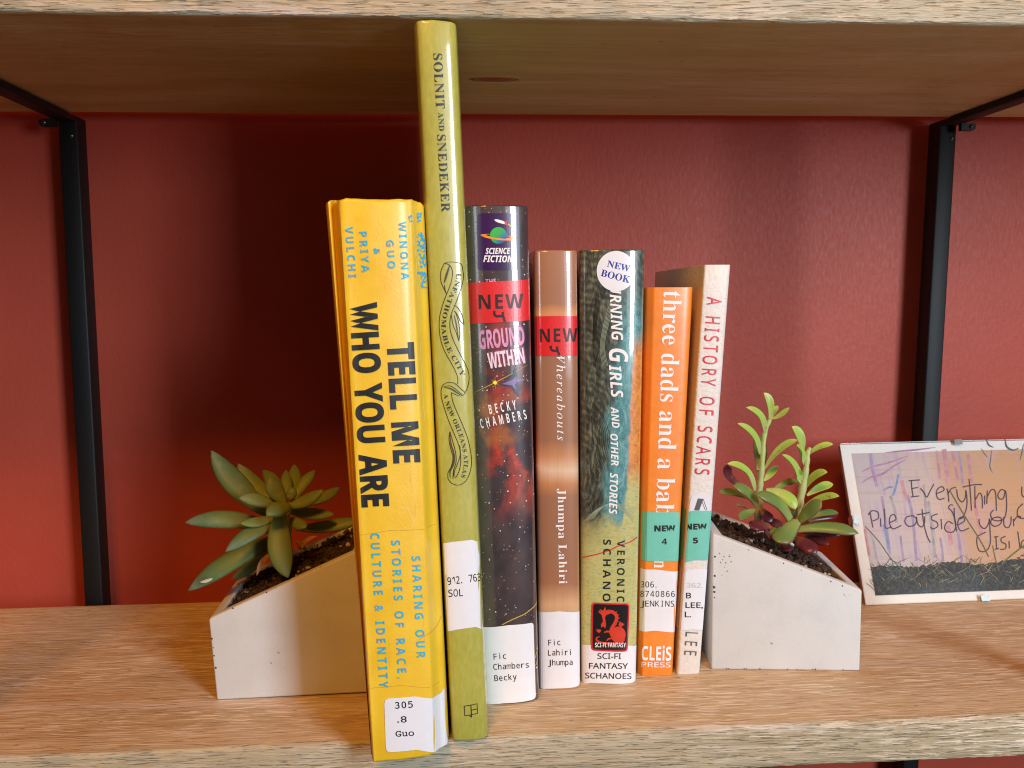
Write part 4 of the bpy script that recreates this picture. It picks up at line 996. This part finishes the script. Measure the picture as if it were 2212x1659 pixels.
# right: two leggy shoots above a rosette of purple leaves
CR = lambda x_, y_, y: P(1481 + .3967 * x_, 822.8 + .3967 * y_, y)
sucR = empty('leggy_succulent', CR(540, 800, .468), 'leggy bright green succulent with purple lower leaves growing in the right planter', 'plant')
S2 = .3967 * .465 / 1930
RV = [  # tip, base, width, bend, material: 0 green 1 deep 2 purple
 ((425, 65), (457, 205), 40, (22, 10), 0, .468), ((503, 135), (468, 205), 30, (-6, 0), 0, .474), ((565, 145), (468, 207), 30, (0, -12), 0, .464),
 ((330, 145), (432, 288), 42, (30, 22), 0, .462), ((283, 232), (405, 398), 44, (28, 18), 0, .458), ((392, 298), (402, 490), 62, (12, 0), 1, .478),
 ((610, 322), (432, 478), 42, (-8, 28), 0, .460), ((500, 460), (428, 545), 42, (-4, -8), 0, .474), ((228, 452), (378, 598), 50, (28, 34), 0, .456),
 ((226, 455), (298, 565), 46, (-22, -8), 2, .462), ((183, 610), (350, 648), 52, (0, 16), 1, .458), ((262, 575), (388, 672), 66, (10, 20), 1, .452),
 ((278, 680), (345, 705), 32, (0, 8), 1, .455), ((302, 758), (378, 700), 60, (-10, 0), 1, .450), ((352, 800), (450, 788), 66, (0, 8), 2, .452),
 ((612, 545), (470, 602), 46, (0, 12), 1, .478), ((583, 632), (452, 640), 36, (0, 10), 2, .470), ((598, 700), (440, 600), 62, (22, 26), 0, .458),
 ((388, 622), (568, 752), 72, (16, 30), 1, .450), ((470, 770), (410, 700), 52, (0, 0), 2, .462), ((520, 800), (450, 755), 48, (0, 8), 2, .456),
 ((578, 250), (640, 375), 52, (14, 12), 0, .466), ((607, 355), (655, 470), 56, (0, 16), 0, .458), ((803, 345), (672, 400), 36, (-8, 14), 0, .464),
 ((526, 402), (628, 598), 44, (26, 22), 0, .456), ((618, 478), (645, 575), 44, (-10, 0), 0, .462), ((772, 498), (640, 600), 50, (-6, 28), 0, .458),
 ((803, 562), (662, 625), 52, (0, 10), 0, .468), ((837, 628), (640, 692), 44, (0, 22), 0, .456), ((742, 656), (620, 762), 70, (-4, 4), 1, .452),
 ((830, 728), (665, 762), 54, (0, 12), 2, .470), ((832, 720), (668, 752), 40, (0, 14), 1, .464), ((942, 830), (600, 812), 62, (0, 24), 1, .448), ((850, 835), (620, 815), 56, (0, 6), 2, .458),
 ((780, 890), (655, 845), 50, (0, 6), 2, .454), ((712, 940), (592, 862), 76, (0, 8), 2, .448), ((570, 925), (520, 888), 56, (0, 0), 2, .446),
 ((432, 815), (492, 868), 52, (-4, -8), 2, .450), ((445, 800), (500, 850), 40, (0, 0), 2, .456), ((505, 880), (602, 765), 96, (-14, -12), 1, .446), ((470, 850), (560, 790), 62, (-10, 0), 1, .452)]
for (tx, ty), (bx, by_), w, (bnx, bnz), mi_, dep in RV:
    rosette = mi_ == 2 or w > 60
    leaf(sucR, 'leaf', CR(bx, by_, .466 if dep > .452 else .458), CR(tx, ty, dep - .002), w * S2 * (1.25 if rosette else 1.06), thick=.42 if rosette else .26, bend=(bnx * S2, 0, bnz * S2),
         mat=[M_leafG, M_leafD, M_leafP][mi_], wide_at=.68, base_w=.24 if not rosette else .5, tip_p=2.2, cup=.0 if rosette else .35)
tube(sucR, 'stem', [CR(392, 800, .468), CR(398, 690, .468), CR(402, 600, .467), CR(415, 480, .466), CR(430, 290, .467), CR(467, 195, .467)], [.0024, .0022, .0018, .0015, .0013, .0010], M_stem)
tube(sucR, 'stem', [CR(570, 850, .464), CR(592, 750, .464), CR(625, 640, .464), CR(655, 480, .464), CR(665, 390, .465), CR(682, 365, .465)], [.0028, .0026, .0022, .0017, .0014, .0009], M_stem)

# ------------------------------------------------------------ clip frame with a photograph
A0 = Vector((.2553, .5240, .0004)); EX = Vector((1, .0218, 0)).normalized(); EY = (Vector((.2585, .5745, .0935)) - Vector((.2553, .5240, .0004))); FH = EY.length; EY.normalize(); EN = EX.cross(EY).normalized()
FWD = .152
clipf = empty('clip_frame', A0, 'frameless glass clip frame with a painted lettering photo leaning on the wall', 'picture frame')
class Flat(Surface):
    outward = EN
    def __init__(s, root): s.root = root
    def xz(s, u, v_):
        d = ray(u, v_); k = (A0 - CAM).dot(EN) / d.dot(EN); p = CAM + d * k - A0
        return (p.dot(EX), p.dot(EY))
    def pt(s, a, b, eps): return A0 + EX * a + EY * b + EN * eps
fr = Flat(clipf)
def slab(name, x0, x1, y0, y1, e0, e1, mat, bev=.0002):
    vv = [A0 + EX * a + EY * b + EN * e for e in (e0, e1) for (a, b) in ((x0, y0), (x1, y0), (x1, y1), (x0, y1))]
    return mesh(name, vv, [(0, 3, 2, 1), (4, 5, 6, 7), (0, 1, 5, 4), (1, 2, 6, 5), (2, 3, 7, 6), (3, 0, 4, 7)], mat, clipf, smooth=0)
M_hard = plain('hardboard_backing', (.30, .20, .11), .8)
M_mount = plain('white_mount', (.78, .74, .74), .5, var=.02)
slab('backing_board', .0003, FWD - .0003, .0003, FH - .0003, -.0035, -.0010, M_hard)
slab('mount', .0002, FWD - .0002, .0002, FH - .0002, -.0010, -.0002, M_mount)
tg = NT('picture_glass'); tg.set((.97, .99, .98), .02); tg.b.inputs['Transmission Weight'].default_value = 1.0; tg.b.inputs['IOR'].default_value = 1.45
# thin clear sheet: transparent with a faint reflection, so the print stays lit behind it
for l in list(tg.t.links): pass
mixs = tg.n('ShaderNodeMixShader'); tr = tg.n('ShaderNodeBsdfTransparent'); gl = tg.n('ShaderNodeBsdfGlossy'); gl.inputs['Roughness'].default_value = .03
fre = tg.n('ShaderNodeFresnel'); fre.inputs['IOR'].default_value = 1.22; tr.inputs[0].default_value = (.97, .985, .975, 1)
tg.t.links.new(fre.outputs[0], mixs.inputs[0]); tg.t.links.new(tr.outputs[0], mixs.inputs[1]); tg.t.links.new(gl.outputs[0], mixs.inputs[2])
tg.t.links.new(mixs.outputs[0], [n_ for n_ in tg.t.nodes if n_.type == 'OUTPUT_MATERIAL'][0].inputs[0])
slab('glass', 0, FWD, 0, FH, .0006, .0022, tg.m)
M_clip = plain('steel_clip', (.52, .52, .50), .28, metal=.9, var=.05)
CF = lambda x_, y_: (1782.8 + .2645 * x_, 905.1 + .2645 * y_)
def clip(x, y, hor):
    a, b = (.0016, .0030) if hor else (.0030, .0016)
    xa, xb = x - (a if hor else .0028), x + (a if hor else .0028)
    if hor: return [slab('clip', x - .0016 if x > .01 else -.0010, x + .0016 if x > .01 else .0030, y - .0026, y + .0026, .0023, .0029, M_clip), slab('clip', (-.0010 if x < .01 else FWD), (-.0002 if x < .01 else FWD + .0008), y - .0026, y + .0026, -.0035, .0029, M_clip)]
    lo = y < .01
    return [slab('clip', x - .0027, x + .0027, (-.0006 if lo else FH - .0030), (.0030 if lo else FH + .0006), .0023, .0029, M_clip)]
cu, cv = fr.xz(*CF(232, 830)); clip(.0005, cv, True)
cu, cv = fr.xz(*CF(1015, 175)); clip(cu, FH, False)
cu, cv = fr.xz(*CF(1275, 1420)); clip(cu, 0, False)
# the print
t = NT('painted_boards_photo')
x, y, z = t.xyz()
nz = t.noise((420, 60, 16), 1, 3, .6); pl = t.noise((20, 20, 800), 1, 2); br = t.noise((45, 45, 30), 1, 3, .6, .8, (4, 1, 3))
base = t.ramp(t.sstep(x, .0, .13), [(0, (.48, .40, .44)), (.45, (.56, .41, .37)), (.62, (.52, .31, .20)), (1, (.55, .30, .16))])
base = t.mix(t.math('MULTIPLY', t.sstep(nz, .50, .66), t.ramp(x, [(.0, .7), (.07, .65), (.09, .15)])), base, (.40, .30, .46))
base = t.mix(t.math('MULTIPLY', t.sstep(br, .52, .68), .4), base, (.56, .34, .40))
base = t.mix(t.math('MULTIPLY', t.sstep(pl, .55, .7), .25), base, (.30, .20, .16))
t.set(base, .5)
M_photo = t.m
in0 = fr.xz(*CF(188, 285)); in1 = fr.xz(*CF(385, 1447))
px0, py0 = (in0[0] + in1[0]) / 2, in1[1]; py1 = in0[1]; px1 = FWD - px0
vv = [A0 + EX * a + EY * b + EN * .00005 for (a, b) in ((px0, py0), (px1, py0), (px1, py1), (px0, py1))]
photo = mesh('photograph', vv, [(0, 1, 2, 3)], M_photo, clipf, smooth=0)
def pm(name, c, var=.2): return plain(name, c, .6, var=var)
Mv = pm('violet_paint', (.33, .25, .42)); Mb = pm('blue_paint', (.20, .26, .48)); Mp = pm('pink_paint', (.52, .25, .30)); Mg = pm('grey_blue_paint', (.34, .32, .36)); Mm = pm('magenta_paint', (.40, .19, .36)); Mt = pm('slate_paint', (.09, .12, .16))
def S_(name, lines, w, mat, eps, taper=False): return fr.strokes(name, [((l[0], [CF(*q) for q in l[1]]) if isinstance(l[0], (int, float)) else [CF(*q) for q in l]) for l in lines], w, mat, eps, photo, True, taper)
S_('paint_drip', [(7, [(320, 290), (345, 420), (385, 560)]), (6, [(430, 640), (470, 860), (515, 1120)]), (6, [(640, 640), (690, 820), (735, 1180)]), (5, [(1050, 300), (1080, 450), (1095, 570)]), (6, [(1070, 960), (1095, 1100), (1112, 1210)]), (5, [(595, 970), (612, 1080), (630, 1180)]), (5, [(925, 1000), (945, 1100), (955, 1190)])], 5, Mv, .00008)
S_('paint_drip', [(6, [(870, 290), (890, 420), (905, 520)]), (10, [(930, 280), (955, 420), (975, 560)]), (7, [(1000, 300), (1030, 420), (1052, 540)]), (6, [(1130, 330), (1150, 440), (1170, 560)]), (7, [(590, 520), (610, 600), (640, 680)]), (9, [(985, 900), (1005, 990), (1018, 1060)]), (6, [(1195, 700), (1230, 860), (1270, 1000)]), (5, [(300, 900), (320, 1000), (345, 1120)])], 6, Mp, .00010)
S_('paint_drip', [(5, [(450, 870), (480, 970), (500, 1080)]), (5, [(560, 470), (545, 560), (520, 640)]), (4, [(440, 595), (490, 570), (520, 575)])], 5, Mb, .00012)
S_('paint_drip', [(6, [(815, 700), (850, 900), (890, 1160)]), (5, [(350, 930), (380, 1030), (405, 1150)]), (5, [(770, 560), (790, 700), (805, 820)]), (6, [(500, 640), (540, 760), (560, 860)])], 5, Mg, .00009)
S_('paint_stroke', [(5, [(255, 530), (330, 485), (430, 460), (520, 400), (620, 350)]), (4, [(440, 290), (560, 282), (700, 276), (860, 262)]), (4, [(250, 440), (340, 400), (480, 370), (640, 320)])], 4, Mm, .00013, True)
S_('paint_stroke', [(3, [(1280, 218), (1300, 260), (1340, 282)]), (4, [(1435, 225), (1450, 280), (1500, 310), (1550, 295)]), (2.5, [(1325, 300), (1318, 380), (1315, 440), (1340, 490)]), (2, [(1240, 285), (1265, 330), (1295, 362)]), (2.5, [(1590, 260), (1575, 340), (1560, 400)]), (2.5, [(1600, 460), (1615, 560), (1622, 620)])], 3, Mt, .00014, True)
M_pen = plain('dark_purple_ink', (.045, .022, .05), .5)
hw = [ # Everything y
 [(668, 522), (675, 590), (688, 655)], [(645, 525), (740, 522)], [(670, 590), (725, 583)], [(668, 658), (738, 652)],
 [(745, 590), (775, 625), (800, 665), (825, 620), (855, 560)], [(878, 640), (940, 615), (925, 585), (890, 600), (878, 640), (900, 685), (948, 680)],
 [(965, 600), (978, 650), (985, 710)], [(972, 650), (1000, 605), (1040, 595)], [(1045, 610), (1060, 680), (1095, 715), (1120, 680), (1122, 620)], [(1122, 620), (1135, 700), (1130, 780), (1100, 845), (1070, 850)],
 [(1145, 530), (1160, 640), (1175, 790)], [(1095, 595), (1180, 580), (1255, 580)], [(1195, 590), (1200, 680), (1205, 770)], [(1205, 700), (1235, 650), (1258, 680), (1265, 775)],
 [(1280, 670), (1282, 745)], [(1300, 630), (1300, 740)], [(1302, 680), (1335, 625), (1368, 650), (1382, 800)], [(1450, 640), (1415, 628), (1390, 665), (1400, 700), (1435, 700), (1452, 640), (1465, 760), (1455, 850), (1420, 880), (1355, 870), (1335, 820), (1360, 790)],
 [(1585, 610), (1590, 680), (1620, 705)],
 # Pile outside your d
 [(335, 768), (350, 830), (365, 895)], [(322, 790), (350, 758), (400, 770), (405, 820), (360, 840)], [(425, 820), (430, 890)], [(452, 745), (460, 820), (470, 900), (520, 895)],
 [(500, 860), (552, 835), (535, 795), (505, 810), (500, 860), (530, 910), (600, 885)], [(690, 810), (640, 820), (628, 860), (660, 895), (710, 885), (722, 840), (690, 808)], [(722, 820), (735, 880), (768, 905), (790, 870), (788, 820)], [(765, 760), (785, 880), (815, 980), (845, 1035)], [(725, 805), (830, 790)],
 [(895, 805), (850, 820), (850, 850), (890, 870), (900, 905), (860, 925), (840, 905)], [(925, 845), (935, 930)], [(1025, 890), (985, 870), (958, 910), (975, 950), (1030, 955), (1050, 900), (1020, 800), (985, 760), (1000, 735), (1020, 740)], [(1030, 760), (1040, 860), (1060, 955)],
 [(1070, 900), (1120, 870), (1108, 838), (1075, 850), (1065, 900), (1095, 950), (1160, 930)],
 [(1240, 860), (1250, 910), (1290, 940), (1320, 900), (1325, 860)], [(1325, 860), (1335, 960), (1340, 1060), (1310, 1120), (1255, 1120), (1230, 1060), (1235, 1000), (1300, 970)], [(1400, 850), (1350, 860), (1340, 900), (1375, 925), (1420, 905), (1425, 865), (1395, 848)], [(1445, 850), (1450, 920), (1485, 940), (1505, 900), (1505, 850)], [(1525, 870), (1530, 930)], [(1528, 890), (1560, 850), (1590, 860)], [(1600, 750), (1560, 790), (1560, 850), (1600, 870), (1650, 860)],
 # is lo
 [(1385, 1010), (1395, 1110)], [(1370, 1012), (1405, 1008)], [(1380, 1112), (1415, 1106)], [(1465, 1010), (1430, 1025), (1435, 1055), (1470, 1075), (1465, 1110), (1425, 1115)], [(1495, 1050), (1500, 1110)], [(1565, 975), (1580, 1060), (1590, 1120)], [(1650, 1040), (1605, 1055), (1600, 1100), (1640, 1115)],
 [(1565, 1190), (1590, 1188)], [(1600, 1170), (1625, 1175)]]
S_('handwriting', hw, 2.5, M_pen, .00020)
# grass at the foot of the boards
M_gr = NT('dark_grass_photo'); M_gr.set(M_gr.ramp(M_gr.noise((500, 500, 400), 1, 4, .7, .8), [(.3, (.010, .013, .020)), (.5, (.028, .032, .038)), (.72, (.15, .105, .075))]), .6); M_gr = M_gr.m
r5 = random.Random(12)
edge_ = [(345, 1190)] + [(x_, 1215 + 14 * math.sin(x_ * .011) + r5.uniform(-11, 7) + (10 if x_ < 520 else 0)) for x_ in range(365, 1700, 18)]
cl = lambda q: (min(max(q[0], px0 + .0001), px1 - .0001), min(max(q[1], py0 + .0001), py1 - .0001))
pts = [fr.xz(*CF(*q)) for q in edge_]; pts = [cl(q) for q in pts]; yR = pts[-1][1]
for k in range(1, 12): pts.append((pts[-1][0] + (px1 - .0001 - pts[-1][0]) * k / 11, yR + .002 * math.sin(k * 2.1)))
V2 = pts + [(a, py0 + .0001) for a, b in reversed(pts)]; n = len(pts)
fr.put('grass_print', V2, [(i, i + 1, 2 * n - 2 - i, 2 * n - 1 - i) for i in range(n - 1)], M_gr, .00015, photo)
cols = [pm('blade_green', (.11, .13, .055)), pm('blade_straw', (.36, .27, .18)), pm('blade_dark', (.035, .045, .03)), pm('blade_blue', (.07, .10, .14))]
for ci, mm in enumerate(cols):
    ls = []
    for _ in range((30, 60, 80, 40)[ci]):
        if ci == 3: bx = r5.uniform(370, 640); byy = r5.uniform(1240, 1420)
        else: bx = r5.uniform(380, 1640); byy = r5.uniform(1190, 1400)
        ln = r5.uniform(40, 130); an = r5.uniform(-1.2, 1.2); ex_ = bx + ln * math.sin(an); ey_ = byy - ln * math.cos(an) * .75
        byy2 = max(ey_, 1120 if ci != 2 else 1150)
        ls.append((r5.uniform(.6, 1.5), [(bx, byy), ((bx + ex_) / 2 + r5.uniform(-10, 10), (byy + byy2) / 2), (ex_, byy2)]))
    S_('grass_blade_print', ls, 1, mm, .00022 + ci * .00002, True)
S_('grass_blade_print', [(1.6, [(300, 880), (420, 1010), (540, 1170), (700, 1310)]), (2.2, [(990, 620), (1120, 830), (1260, 1040), (1330, 1170)]), (3, [(1650, 1070), (1540, 1150), (1440, 1230)]), (2, [(1360, 1080), (1390, 1200), (1420, 1290)])], 2, cols[0], .00032)
